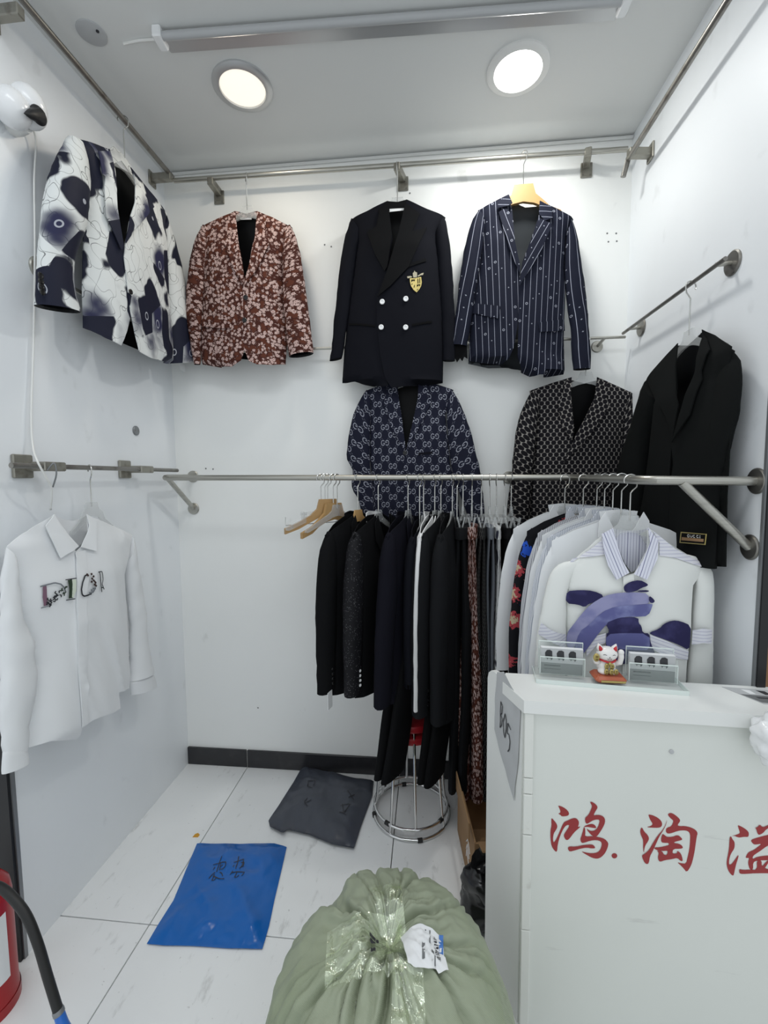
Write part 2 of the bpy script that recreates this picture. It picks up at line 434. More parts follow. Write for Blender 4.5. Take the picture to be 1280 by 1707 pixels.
MB().box((XR - .003, 1.268, ZC / 2), (.005, .010, ZC)).build('grey_edge', MT['frame_grey'], t)
struct('wall_neighbour', MB().box((-1.75, 1.75, 1.0), (.04, 1.3, 2.0)), 'card_brown')

# shallow moulding at the top of the back wall and cover discs
struct('trim_3', MB().box(((XL + XR) / 2, YB - .006, ZC - .012), (XR - XL, .012, .014), bev=.004), 'ceiling')

# ================================================================== lamps
def downlight(x, y, bright, label):
    e = empty('downlight', (x, y, ZC), label=label, cat='lamp', group='round ceiling downlights')
    MB().lathe((0, 0, 0), [(.112, 0), (.112, -.006), (.104, -.011), (.086, -.012), (.084, -.004), (.084, 0)], 40, cap=False).build('trim_ring', MT['aluminium' if not bright else 'white_paint'], e, smooth=.6)
    MB().lathe((0, 0, 0), [(.001, -.009), (.05, -.009), (.084, -.006)], 40, cap=False).build('diffuser', MT['lamp_bright' if bright else 'lamp'], e, smooth=True)
    l = bpy.data.lights.new('downlight_beam', 'AREA'); l.shape = 'DISK'; l.size = .16; l.energy = 6 if bright else 2.2; l.color = (1, 1, .96) if bright else (1, .9, .75)
    o = bpy.data.objects.new('downlight_beam', l); COL.objects.link(o); o.location = (x, y, ZC - .014)
downlight(-.705, 1.735, False, 'warm round ceiling downlight with a grey ring, the dimmer one')
downlight(.330, 1.775, True, 'dazzling white round ceiling downlight above the pinstriped jacket')
e = empty('tube_light', (-.14, 1.53, ZC), (0, 0, .035), 'long switched-off fluorescent tube fitting on the ceiling', 'lamp')
MB().box((0, .035, -.010), (1.50, .05, .02), bev=.004).build('housing', MT['aluminium'], e)
MB().tube([(-.74, -.005, -.022), (.74, -.005, -.022)], .013, 12).build('tube', MT['tube_glass'], e, smooth=.6)
for sx in (-1, 1): MB().box((sx * .755, .005, -.018), (.03, .06, .036), bev=.004).build('end_cap', MT['white_gloss'], e)
MB().tube([(-.77, .02, -.006), (-.84, .022, -.004), (-.90, .03, -.003)], .004, 6).build('lead', MT['white_paint'], e)
e = empty('ceiling_plate', (-1.122, 1.484, ZC), (0, 0, .5), 'grey oval blanking plate on the ceiling near the left rail', 'cover plate')
MB().lathe((0, 0, 0), [(.045, 0), (.045, -.004), (.040, -.006)], 28).build('plate', MT['pale_print'], e, smooth=.5)
MB().lathe((.02, -.02, -.006), [(.005, 0), (.005, -.003)], 10).build('screw', MT['ink'], e)
e = empty('wall_disc', (XL, at(226, 718, 0, XL).y, at(226, 718, 0, XL).z), label='small grey metal disc on the left wall above the shirt rail', cat='cover plate')
MB().lathe((0, 0, 0), [(.021, 0), (.021, .004), (.018, .006)], 24, axis=(1, 0, 0)).build('plate', MT['frame_grey'], e, smooth=.5)
for k in (-1, 1): MB().lathe((.006, k * .010, 0), [(.003, 0), (.003, .001)], 8, axis=(1, 0, 0)).build('screw', MT['dark_steel'], e)

# ================================================================== rails
def rail(name, label, group=None): return empty(name, label=label, cat='rail', group=group)
def round_flange(par, c, ax, r=.026, stand=None, mat='steel'):
    f = MB().lathe(c, [(r, 0), (r, .004), (r * .9, .007), (r * .35, .008)], 24, axis=ax).build('flange', MT[mat], par, smooth=.5)
    if stand: MB().tube([c, stand], .0065, 10).build('stand_off', MT['steel'], f, smooth=.6)
    return f
def block_bracket(par, plate, rod, nrm, z):
    """square plate on the wall at plate, arm out to the rod"""
    p = Vector(plate); q = Vector(rod); n = Vector(nrm)
    b = MB()
    if abs(n.y) > .5: b.box(p + n * .004, (.05, .008, .062), bev=.002)
    else: b.box(p + n * .004, (.008, .05, .062), bev=.002)
    f = b.build('bracket', MT['bracket'], par)
    mid = (p + q) / 2; L = (q - p).length + .02
    ang = math.atan2((q - p).y, (q - p).x)
    MB().box(mid + Vector((0, 0, .0)), (L, .028, .034), rz=ang, bev=.003, rx=0).build('arm', MT['bracket'], f)
    for s in (-1, 1):
        c = p + n * .008 + Vector((abs(n.y) * .016 * s, abs(n.x) * .016 * s, -.022))
        MB().lathe(c, [(.004, 0), (.004, .002)], 8, axis=n).build('screw', MT['dark_steel'], f)
    return f
RY, RZ = 2.07, 2.925
e = rail('top_rail', 'thin steel clothes rail along the top of the back wall')
MB().tube([(-1.19, RY, RZ + .012), (.845, RY, RZ - .006)], .0105, 12).build('rod', MT['steel'], e, smooth=.6)
for px_, py_ in ((352, 300), (670, 280), (988, 260)):
    x = at(px_, py_, 1, RY).x; block_bracket(e, (x, YB, RZ - .03), (x - .02 * (px_ > 500) , RY, RZ + .012), (0, -1, 0), 0)
LX, LZ = -1.20, 2.957
e = rail('top_rail', 'thin steel clothes rail high on the left wall under the ceiling')
MB().tube([(LX, 1.20, LZ), (LX, 2.075, LZ)], .0105, 12).build('rod', MT['dark_steel'], e, smooth=.6)
for y, dz in ((1.285, .045), (2.05, .012)): block_bracket(e, (XL, y, LZ - dz - .008), (LX, y, LZ - dz), (1, 0, 0), 0)
QX, QZ = .815, 2.825
e = rail('top_rail', 'thin steel clothes rail high on the right wall under the ceiling')
MB().tube([(QX, 1.20, QZ), (QX, 1.985, QZ), (QX - .012, 2.0, QZ - .06)], .0105, 12).build('rod', MT['dark_steel'], e, smooth=.6)
block_bracket(e, (XR, 1.975, QZ + .01), (QX, 1.965, QZ + .005), (-1, 0, 0), 0)

MZ = 2.145
e = rail('middle_rail', 'thin steel rail across the back wall behind the jackets')
MB().tube([(-1.17, 2.085, MZ), (.868, 2.085, MZ)], .0065, 10).build('rod', MT['steel'], e, smooth=.6)
for x in (-1.05, .772): round_flange(e, (x, YB, MZ - .02), (0, -1, 0), .026, (x + .01, 2.085, MZ))
e = rail('middle_rail', 'thin steel rail with round wall flanges on the right wall holding the black jacket')
MB().tube([(.85, 1.40, 2.152), (.85, 2.065, 2.155)], .0065, 10).build('rod', MT['dark_steel'], e, smooth=.6)
for y in (1.445, 2.005): round_flange(e, (XR, y, 2.158), (-1, 0, 0), .036, (.85, y, 2.155), 'dark_steel')
e = rail('middle_rail', 'thin steel rail with round flange on the left wall behind the petal jacket')
MB().tube([(-1.225, 1.375, 2.195), (-1.225, 2.06, 2.195)], .0075, 10).build('rod', MT['steel'], e, smooth=.6)
for y in (1.395, 2.0): round_flange(e, (XL, y, 2.235), (1, 0, 0), .037, (-1.225, y + .02, 2.197))

# main rail: along the back wall, forward, then into the right wall
HY, HZ, HR = 1.90, 1.535, .0127
GX, GY = .605, 1.300
e = rail('clothes_rail', 'thick steel pipe rail holding the main row of clothes at eye level')
MB().tube([(-1.20, YB, HZ + .012), (-1.20, 1.93, HZ + .008), (-1.197, 1.905, HZ + .006), (-1.17, HY, HZ + .005), (.55, HY, HZ - .006), (.588, 1.895, HZ - .006), (.603, 1.86, HZ - .007), (GX, 1.80, HZ - .008), (GX, 1.40, HZ - .014), (GX + .004, 1.345, HZ - .015), (GX + .03, GY, HZ - .016), (XR, GY, HZ - .02)], HR, 14).build('pipe', MT['steel'], e, smooth=.7)
round_flange(e, (-1.20, YB, HZ + .012), (0, -1, 0), .030)
f = round_flange(e, (-1.204, YB, 1.382), (0, -1, 0), .030)
MB().tube([(-1.203, YB - .005, 1.385), (-1.20, 1.925, HZ + .004)], .0115, 12).build('brace', MT['steel'], e, smooth=.6)
for x in (.385,):
    round_flange(e, (x, YB, HZ - .005), (0, -1, 0), .030)
    MB().tube([(x, YB, HZ - .005), (x, HY, HZ - .005)], .0105, 12).build('arm', MT['steel'], e, smooth=.6)
round_flange(e, (XR, GY, HZ - .02), (-1, 0, 0), .036, None, 'dark_steel'); round_flange(e, (XR, 1.312, 1.330), (-1, 0, 0), .036, None, 'dark_steel')
MB().tube([(XR - .004, 1.312, 1.330), (.705, GY, HZ - .022)], .0127, 12).build('brace', MT['steel'], e, smooth=.6)

# low rail on the left wall
SX, SZ = -1.225, 1.577
e = rail('side_rail', 'thin steel rail with square brackets on the left wall holding the lettered shirt')
MB().tube([(SX, 1.185, SZ), (SX, 2.05, SZ)], .0085, 12).build('rod', MT['dark_steel'], e, smooth=.6)
for y in (1.30, 1.775):
    f = MB().box((XL + .006, y - .02, SZ), (.012, .07, .075), bev=.003).build('bracket', MT['bracket'], e)
    MB().box((XL + .035, y + .0, SZ), (.075, .026, .03), bev=.003).build('arm', MT['bracket'], f)
    MB().box((SX, y + .03, SZ), (.024, .085, .03), bev=.003).build('clamp', MT['bracket'], f)

# ================================================================== hangers
def hook_points(rod, drop, tilt=0.0, plane='x', lean=0.0):
    pts = []; r = max(rod + .0035, .0175); zc = rod + .0024 - r
    for k in range(0, 15):
        a = math.radians(205 - k * 15.5); pts.append((r * 1.12 * math.cos(a), zc + r * math.sin(a)))
    pts += [(r * .95, zc - .020), (r * .35, zc - .030), (0, zc - .038), (0, -drop)]
    out = []
    for a, z in pts:
        if plane == 'x': out.append((a, 0, z))
        else: out.append((a * math.sin(tilt), -a * math.cos(tilt), z))
    return [Vector(p) for p in out]
def hanger(loc, rz, kind, label, group, rod=.0127, drop=.125, plane='x', tilt=0.0, span=.19, mat=None, neck=.032):
    e = empty('coat_hanger' if kind != 'clip' else 'trouser_hanger', loc, (0, 0, rz), label, 'hanger', group)
    MB().tube(hook_points(rod, drop + .012, tilt, plane), .0023, 7).build('hook', MT['hook'], e, smooth=.8)
    U, V, N = (1, 0, 0), (0, 0, 1), (0, 1, 0)
    z = -drop
    if kind in ('clear', 'wood'):
        t = .007 if kind == 'clear' else .016
        mm = MT[mat or ('hanger_plastic' if kind == 'clear' else 'wood')]
        if kind == 'clear': half = [(0, z + .004), (neck * .75, z + .004), (neck, z - .022), (neck * 1.5, z - .034), (span * .6, z - .062), (span, z - .092), (span + .004, z - .103), (span - .01, z - .106), (span * .55, z - .080), (.03, z - .052), (0, z - .046)]
        else: half = [(0, z + .006), (.040, z + .006), (.052, z - .036), (.080, z - .060), (span * .7, z - .090), (span, z - .112), (span, z - .136), (span * .7, z - .118), (.085, z - .092), (.045, z - .074), (0, z - .066)]
        pl = half + [(-a, b) for a, b in half[-2:0:-1]]
        MB().prism(pl, (0, -t / 2, 0), U, V, N, t).build('arms', mm, e)
    if kind == 'clip':
        b = MB().prism([(-.012, z + .008), (.012, z + .008), (.02, z - .03), (.10, z - .036), (.10, z - .046), (-.10, z - .046), (-.10, z - .036), (-.02, z - .03)], (0, -.004, 0), U, V, N, .008).build('bar', MT[mat or 'hanger_plastic'], e)
        for s in (-1, 1):
            c = MB().box((s * .085, -.009, z - .058), (.016, .006, .052), rx=.22).box((s * .085, .009, z - .058), (.016, .006, .052), rx=-.22)
            c.build('clip', MT['hanger_plastic'], e)
    return e

# ================================================================== garments
class Garment:
    crisp = 0.0
    def __init__(s, name, label, cat, hook, rz, T=None, group=None, depth=.07, wr=.006, seed=0, back=.05):
        s.e = empty(name, hook, (0, 0, rz), label, cat, group)
        s.R = Matrix.Rotation(rz, 3, 'Z'); s.o = Vector(hook); s.n = s.R @ Vector((0, -1, 0)); s.T = T
        s.depth = depth; s.wr = wr; s.seed = seed * 7.31; s.back = back; s.tab = None
    def flat(s, q, d):
        if s.T is None: return (q[0], q[1])
        r = ray(s.T[0] + q[0] / s.T[2], s.T[1] + q[1] / s.T[2])
        t = (s.o + s.n * d - CAM).dot(s.n) / r.dot(s.n); p = s.R.transposed() @ (CAM + r * t - s.o)
        return (p.x, p.z)
    def body(s, poly):
        P = [s.flat(q, 0) for q in poly]; s.out = P
        s.v1 = max(p[1] for p in P); s.v0 = min(p[1] for p in P); s.tab = []
        for k in range(101):
            v = s.v0 + (s.v1 - s.v0) * min(max(k, .5), 99.5) / 100; xs = []
            for i in range(len(P)):
                a, b = P[i], P[i - 1]
                if (a[1] > v) != (b[1] > v): xs.append(a[0] + (b[0] - a[0]) * (v - a[1]) / (b[1] - a[1]))
            s.tab.append((min(xs), max(xs)) if xs else None)
        for k in range(101):
            if s.tab[k] is None: s.tab[k] = s.tab[k - 1]
        # shoulders: keep the depth profile from pinching at the neck
        ws = s.tab[70]
        for k in range(71, 101):
            c = (s.tab[k][0] + s.tab[k][1]) / 2; h = max((s.tab[k][1] - s.tab[k][0]) / 2, (ws[1] - ws[0]) / 2 * .8); s.tab[k] = (c - h, c + h)
    def prof(s, u, v):
        t = (v - s.v0) / (s.v1 - s.v0) * 100; k = int(max(0, min(99, t))); fr = max(0, min(1, t - k))
        a0 = s.tab[k][0] * (1 - fr) + s.tab[k + 1][0] * fr; a1 = s.tab[k][1] * (1 - fr) + s.tab[k + 1][1] * fr
        q = min(1.0, abs(2 * (u - a0) / (a1 - a0) - 1)); tt = 1 - max(0, min(1, t / 100))
        up = min(1.0, .28 + tt * 2.6)
        return up * (1 - q ** 2.6) ** .6, tt
    def D(s, u, v):
        b, t = s.prof(u, v)
        w = noise.noise(Vector((u * 9, v * 2.2, s.seed))) + .5 * noise.noise(Vector((u * 24 + v * 8, v * 6, s.seed + 5)))
        w += s.crisp * (1 - min(1.0, abs(noise.noise(Vector((u * 11 + v * 2.5, v * 2.0, s.seed + 2)))) * 4)) ** 2
        return s.depth * b + s.wr * w * (.35 + .65 * t) + .006
    def loc(s, q, extra=0.0, dfun=None):
        f = dfun or s.D; d = s.depth * .7
        for _ in range(5):
            u, v = s.flat(q, d + extra); d = f(u, v)
        return s.flat(q, d + extra)
    def patch(s, name, pts, mat, layer=0.0, thick=.003, rot=0.0, res=.016, parent=None, dfun=None, label=None, sm=0, uvo=(0, 0)):
        f = dfun or s.D
        if sm: pts = smooth(pts, sm)
        P = [s.loc(q, layer, f) for q in pts]
        tv, tf = fill(P, res); n = len(tv); ca, sa = math.cos(rot), math.sin(rot)
        vs = [(u, -(f(u, v) + layer), v) for u, v in tv]; uv = [(u * ca + v * sa + uvo[0], -u * sa + v * ca + uvo[1]) for u, v in tv]; fs = list(tf)
        if thick:
            vs += [(x, y + thick, z) for x, y, z in vs]; uv += uv
            fs += [(c + n, b + n, a + n) for a, b, c in tf]
            for a, b in border(tf): fs.append((b, a, a + n, b + n))
        fs = [tuple(f_) for f_ in fs]
        return MB().add(vs, fs, uv).build(name, MT[mat], parent or s.e, smooth=.9, label=label)
    def backfun(s, u, v):
        b, t = s.prof(u, v); return -s.back * b - .004 + .5 * s.wr * noise.noise(Vector((u * 8, v * 2, s.seed + 9)))
    def sleeve(s, A, B, mat, d0=.018, k=.62, maxd=.055, lining='lining', name='sleeve', n=26, seg=18, wr=.0035, lower=None, parent=None, rot=0, cuffd=None):
        a = [s.flat(q, d0) for q in A]; b = [s.flat(q, d0) for q in B]
        a = resample(smooth([tuple(x) for x in a], 2, False), n); b = resample(smooth([tuple(x) for x in b], 2, False), n)
        vs = []; uv = []; fs = []; L = 0; last = None
        for i in range(n):
            t = i / (n - 1); c = (a[i] + b[i]) / 2; h = (b[i] - a[i]) / 2; hw = h.length; dr = h / hw if hw else Vector((1, 0))
            sc = 1.0
            if t < .10: sc = .86 + .14 * math.sqrt(max(0, 1 - (1 - t / .10) ** 2))
            hd = min(hw * k, maxd) * sc
            if last: L += (c - last).length
            last = c
            dd = d0 if cuffd is None else d0 + (cuffd - d0) * t
            for j in range(seg):
                an = 2 * math.pi * j / seg
                e_ = 1 + wr / max(hw, .01) * (noise.noise(Vector((c.x * 14 + math.cos(an), c.y * 22, math.sin(an) * 1.5 + s.seed))) + .6 * noise.noise(Vector((c.x * 30, c.y * 45 + an, s.seed + 3))))
                p = c + dr * (hw * math.cos(an) * e_ * (sc if t < .1 else 1))
                vs.append((p.x, -(dd + hd * math.sin(an) * e_), p.y)); uv.append((an / (2 * math.pi) * hw * 3.6 + .013 + rot, -L))
        for i in range(n - 1):
            for j in range(seg):
                j2 = (j + 1) % seg
                fs.append((i * seg + j, i * seg + j2, (i + 1) * seg + j2, (i + 1) * seg + j))
        fs.append(tuple(range(seg)))
        # turned-in cuff
        m0 = (n - 1) * seg
        o = MB().add(vs, fs, uv).build(name, MT[mat], parent or s.e, smooth=1.0)
        ce = sum((Vector(v) for v in vs[m0:]), Vector()) / seg
        up = Vector(vs[m0 - 3 * seg]) - Vector(vs[m0]); up = up.normalized() * .02
        iv = [Vector(v) for v in vs[m0:]] + [ce + (Vector(v) - ce) * .86 + up * .4 for v in vs[m0:]] + [ce + (Vector(v) - ce) * .84 + up * 1.5 for v in vs[m0:]]
        f2 = [(r * seg + j, r * seg + (j + 1) % seg, (r + 1) * seg + (j + 1) % seg, (r + 1) * seg + j) for r in range(2) for j in range(seg)] + [tuple(2 * seg + j for j in range(seg - 1, -1, -1))]
        MB().add(iv, f2).build('cuff_lining', MT[lining], o)
        return o
    def button(s, q, mat, r=.0095, layer=.006, parent=None, t=.004, dfun=None):
        f = dfun or s.D; u, v = s.loc(q, layer, f); d = f(u, v) + layer
        return MB().lathe((u, -d, v), [(r, 0), (r, t * .7), (r * .85, t), (r * .6, t), (r * .5, t * .6)], 14, axis=(0, -1, 0)).build('button', MT[mat], parent or s.e, smooth=.5)
    def stroke(s, name, pts, wd, mat, layer=.008, t=.0012, dfun=None, parent=None):
        """a thin ribbon along a line of points (print, seam, stitching)"""
        f = dfun or s.D; P = [Vector(s.loc(q, layer, f)) for q in pts]; P = resample(P, max(2, len(P) * 3)); n = len(P)
        l = []; r = []
        for i in range(n):
            tn = (P[min(i + 1, n - 1)] - P[max(0, i - 1)]).normalized(); nn = Vector((-tn.y, tn.x)) * wd / 2; l.append(P[i] + nn); r.append(P[i] - nn)
        vs = [(p.x, -(f(p.x, p.y) + layer), p.y) for p in l] + [(p.x, -(f(p.x, p.y) + layer), p.y) for p in r]
        fs = [(i, i + 1, n + i + 1, n + i) for i in range(n - 1)]
        return MB().add(vs, fs).build(name, MT[mat], parent or s.e)

# ================================================================== jackets on show
def hookpoint(px, py, axis, val): return at(px, py, axis, val)
# ---- brown floral jacket
hp = Vector((-.838, RY, RZ + .006))
g = Garment('blazer', 'brown and pink floral two-button blazer on the back wall', 'jacket', hp, 0, (290, 260, 4.493), 'jackets shown on the walls', .06, .005, 1)
g.body([(455, 412), (320, 470), (215, 540), (225, 700), (225, 900), (215, 1200), (205, 1400), (215, 1562), (400, 1580), (620, 1560), (835, 1562), (845, 1400), (830, 1200), (815, 900), (830, 700), (880, 540), (760, 465), (625, 412)])
g.patch('back', [(455, 415), (200, 530), (225, 900), (208, 1400), (220, 1535), (500, 1520), (830, 1535), (842, 1400), (815, 900), (885, 535), (625, 415), (540, 440)], 'lining', 0, .002, dfun=g.backfun)
lp = g.patch('front_panel', [(455, 412), (475, 600), (505, 760), (530, 930), (535, 1230), (530, 1440), (500, 1530), (430, 1578), (330, 1582), (215, 1562), (205, 1400), (215, 1200), (225, 900), (225, 700), (195, 545), (300, 480), (420, 430)], 'floral', 0, .003)
rp = g.patch('front_panel', [(625, 412), (605, 600), (565, 800), (535, 900), (518, 980), (516, 1250), (525, 1450), (560, 1535), (620, 1560), (740, 1565), (835, 1562), (845, 1400), (830, 1200), (815, 900), (840, 650), (888, 545), (740, 460), (640, 420)], 'floral', .005, .003, uvo=(.3, .1))
g.patch('lapel', [(458, 425), (500, 760), (528, 940), (520, 965), (440, 830), (380, 650), (398, 585), (405, 470), (430, 430)], 'floral', .012, .003, rot=.25, uvo=(.11, .07))
g.patch('lapel', [(622, 425), (605, 620), (560, 820), (525, 965), (620, 850), (715, 650), (690, 590), (685, 470), (650, 430)], 'floral', .016, .003, rot=-.25, uvo=(.21, .03))
g.patch('collar', [(452, 412), (475, 415), (540, 432), (605, 415), (628, 412), (640, 470), (600, 450), (540, 462), (480, 455), (448, 480)], 'floral', .0, .004, dfun=lambda u, v: -.012, uvo=(.4, .2))
g.patch('neck_label', [(495, 462), (580, 460), (582, 476), (497, 478)], 'paper', .002, 0, dfun=lambda u, v: -.008)
sl = g.sleeve([(215, 515), (150, 650), (108, 850), (88, 1100), (108, 1300), (132, 1450), (150, 1562)], [(280, 560), (258, 750), (238, 950), (218, 1150), (208, 1300), (206, 1440), (196, 1562)], 'floral')
sr = g.sleeve([(875, 512), (930, 650), (965, 850), (1000, 1100), (1025, 1300), (1045, 1475)], [(820, 570), (812, 800), (815, 1000), (825, 1200), (842, 1350), (862, 1505)], 'floral')
g.patch('pocket_flap', [(208, 1192), (320, 1198), (432, 1215), (426, 1292), (320, 1288), (206, 1280)], 'floral', .009, .003, uvo=(.05, .3))
for q in ((537, 1060), (528, 1230)): g.button(q, 'black_plastic', .011, .010, rp)
hanger(hp, 0, 'clear', 'clear plastic hanger inside the brown floral blazer', 'hangers on the top rails', .0105, .135, 'y', .5)

# ---- black double-breasted jacket
hp = Vector((-.136, RY, RZ))
g = Garment('blazer', 'black double-breasted blazer with white buttons and a gold crest', 'jacket', hp, 0, (530, 240, 4.064), 'jackets shown on the walls', .065, .004, 2)
g.body([(470, 385), (330, 455), (230, 510), (262, 700), (235, 900), (205, 1150), (178, 1400), (165, 1620), (440, 1642), (845, 1620), (850, 1400), (848, 1150), (832, 900), (810, 650), (858, 495), (740, 440), (600, 375)])
g.patch('back', [(470, 395), (222, 512), (255, 700), (230, 900), (180, 1400), (172, 1590), (500, 1600), (840, 1590), (848, 1150), (832, 900), (862, 500), (600, 385), (540, 400)], 'lining', 0, .002, dfun=g.backfun)
lp = g.patch('front_panel', [(470, 385), (485, 480), (505, 640), (480, 800), (440, 930), (430, 1200), (470, 1500), (475, 1640), (440, 1642), (250, 1612), (165, 1620), (178, 1400), (205, 1150), (235, 900), (262, 700), (225, 515), (330, 455)], 'wool_ink', 0, .003)
rp = g.patch('front_panel', [(600, 375), (575, 520), (530, 680), (470, 840), (400, 1035), (397, 1200), (420, 1420), (455, 1590), (500, 1652), (650, 1640), (845, 1620), (850, 1400), (848, 1150), (832, 900), (810, 650), (864, 498), (740, 440)], 'wool_ink', .006, .003)
g.patch('lapel', [(478, 430), (500, 620), (470, 830), (450, 860), (385, 745), (330, 590), (395, 560), (420, 440)], 'wool_black', .010, .003, rot=.3)
g.patch('lapel', [(590, 400), (545, 600), (470, 850), (402, 1032), (490, 960), (615, 830), (738, 566), (640, 588), (690, 470)], 'wool_black', .016, .003, rot=-.3)
g.patch('collar', [(470, 385), (480, 388), (540, 392), (598, 377), (600, 375), (692, 438), (695, 556), (642, 586), (600, 440), (540, 440), (484, 450), (430, 520), (405, 450)], 'wool_black', .020, .003, dfun=lambda u, v: g.D(u, v) * .5)
g.patch('neck_label', [(484, 440), (596, 434), (598, 448), (486, 460)], 'paper', .0235, 0, dfun=lambda u, v: g.D(u, v) * .5)
g.sleeve([(222, 500), (165, 700), (130, 1000), (105, 1250), (82, 1470)], [(285, 590), (258, 800), (225, 1050), (195, 1250), (165, 1450)], 'wool_ink')
g.sleeve([(858, 488), (892, 650), (915, 900), (927, 1200), (930, 1470)], [(790, 620), (815, 900), (838, 1200), (846, 1470)], 'wool_ink')
for q in ((435, 1070), (595, 1050), (428, 1242), (594, 1243)): g.button(q, 'white_gloss', .0115, .009, rp, .005)
g.patch('pocket_welt', [(210, 1215), (385, 1226), (385, 1240), (210, 1229)], 'velvet', .003, .003, parent=lp); g.patch('pocket_welt', [(635, 1220), (770, 1198), (772, 1212), (637, 1234)], 'velvet', .009, .003, parent=rp); g.patch('pocket_welt', [(600, 818), (730, 775), (733, 795), (604, 838)], 'wool_black', .010, .003, parent=rp)
cr = lambda x, y: ((665 + x / 23.27 - 530) * 4.064, (445 + y / 23.27 - 240) * 4.064)
C = lambda pts: [cr(*p) for p in pts]
sh = g.patch('crest', C([(420, 440), (630, 440), (860, 380), (885, 600), (860, 730), (800, 850), (685, 985), (560, 880), (470, 740), (430, 600)]), 'gold', .010, .002, res=.01, parent=rp, label='gold shield crest with crown and crossed scrolls')
for pl in ([(475, 490), (620, 480), (612, 540), (540, 520), (480, 580)], [(715, 450), (745, 445), (755, 630), (725, 635)], [(790, 430), (815, 425), (822, 620), (798, 625)], [(690, 690), (830, 670), (820, 740), (770, 700), (700, 760)], [(480, 650), (540, 630), (500, 680)], [(700, 860), (750, 850), (700, 910)], [(590, 700), (620, 690), (600, 790), (570, 780)]):
    g.patch('crest_inlay', C(pl), 'velvet', .0126, 0, res=.02, parent=sh)
for pl in ([(540, 330), (535, 240), (575, 200), (600, 135), (630, 190), (700, 215), (705, 330), (690, 400), (560, 410)], [(310, 370), (450, 345), (520, 380), (470, 410), (340, 440)], [(810, 285), (880, 240), (960, 225), (930, 310), (820, 330), (740, 380), (730, 330)]):
    g.patch('crest_crown', C(pl), 'pale_gold', .0115, .001, res=.02, parent=sh)
hanger(hp, 0, 'clear', 'clear plastic hanger inside the black crested blazer', 'hangers on the top rails', .0105, .140, 'y', -.05)

# ---- navy pinstripe jacket
hp = Vector((.425, RY, RZ - .002))
g = Garment('blazer', 'navy pinstriped blazer with rings and stars on a wooden hanger', 'jacket', hp, 0, (730, 240, 4.0655), 'jackets shown on the walls', .068, .006, 3)
g.body([(480, 340), (380, 390), (280, 455), (300, 600), (285, 800), (245, 1000), (218, 1200), (210, 1470), (440, 1497), (640, 1587), (850, 1562), (852, 1300), (862, 1000), (852, 850), (862, 640), (915, 520), (840, 455), (690, 380)])
g.patch('back', [(480, 380), (275, 470), (285, 800), (222, 1200), (205, 1490), (340, 1520), (540, 1530), (840, 1560), (860, 1000), (910, 525), (690, 420), (590, 430)], 'lining_grey', 0, .002, dfun=g.backfun)
lp = g.patch('front_panel', [(480, 340), (503, 450), (520, 650), (557, 830), (548, 1000), (545, 1200), (512, 1380), (480, 1455), (430, 1497), (320, 1488), (210, 1470), (218, 1200), (245, 1000), (285, 800), (300, 600), (270, 450), (380, 390)], 'pinstripe', 0, .003, rot=.04)
rp = g.patch('front_panel', [(690, 385), (688, 470), (640, 620), (572, 800), (545, 960), (545, 1200), (540, 1440), (562, 1550), (640, 1587), (740, 1580), (850, 1562), (852, 1300), (862, 1000), (852, 850), (862, 640), (918, 512), (840, 455)], 'pinstripe', .006, .003, rot=-.03, uvo=(.01, .02))
g.patch('lapel', [(412, 462), (458, 428), (500, 480), (520, 650), (558, 830), (550, 870), (480, 700)], 'pinstripe', .013, .003, rot=.30, uvo=(.004, .03))
g.patch('lapel', [(690, 500), (725, 520), (772, 540), (765, 570), (690, 740), (552, 962), (545, 945), (575, 815), (640, 640)], 'pinstripe', .019, .003, rot=-.52, uvo=(.008, .0))
g.patch('collar', [(480, 340), (405, 395), (408, 432), (468, 420), (505, 400)], 'pinstripe', .020, .003, rot=1.4)
g.patch('collar', [(690, 382), (772, 430), (776, 500), (722, 520), (684, 470)], 'pinstripe', .020, .003, rot=1.5)
sl = g.sleeve([(275, 440), (210, 560), (160, 800), (125, 1100), (95, 1362)], [(320, 540), (292, 800), (248, 1050), (218, 1250), (196, 1372)], 'pinstripe')
g.patch('torn_cuff', [(95, 1362), (196, 1372), (200, 1455), (180, 1440), (165, 1470), (150, 1450), (130, 1478), (110, 1440)], 'velvet', .02, .006, dfun=lambda u, v: .0, parent=sl)
g.sleeve([(905, 505), (950, 650), (985, 900), (1010, 1100), (1022, 1300), (1036, 1400), (1032, 1525)], [(865, 620), (852, 850), (866, 1050), (898, 1250), (908, 1450), (915, 1530)], 'pinstripe')
g.patch('pocket_flap', [(228, 1085), (320, 1088), (425, 1100), (408, 1182), (320, 1165), (225, 1150)], 'pinstripe', .010, .003, uvo=(.012, 0)); g.patch('pocket_flap', [(680, 1212), (770, 1198), (856, 1190), (860, 1266), (770, 1270), (690, 1274)], 'pinstripe', .016, .003, uvo=(.006, .01))
hanger(hp + Vector((-.012, -.012, 0)), 0, 'wood', 'pale wooden hanger inside the pinstriped blazer', 'hangers on the top rails', .0105, .132, 'y', .6, span=.16)

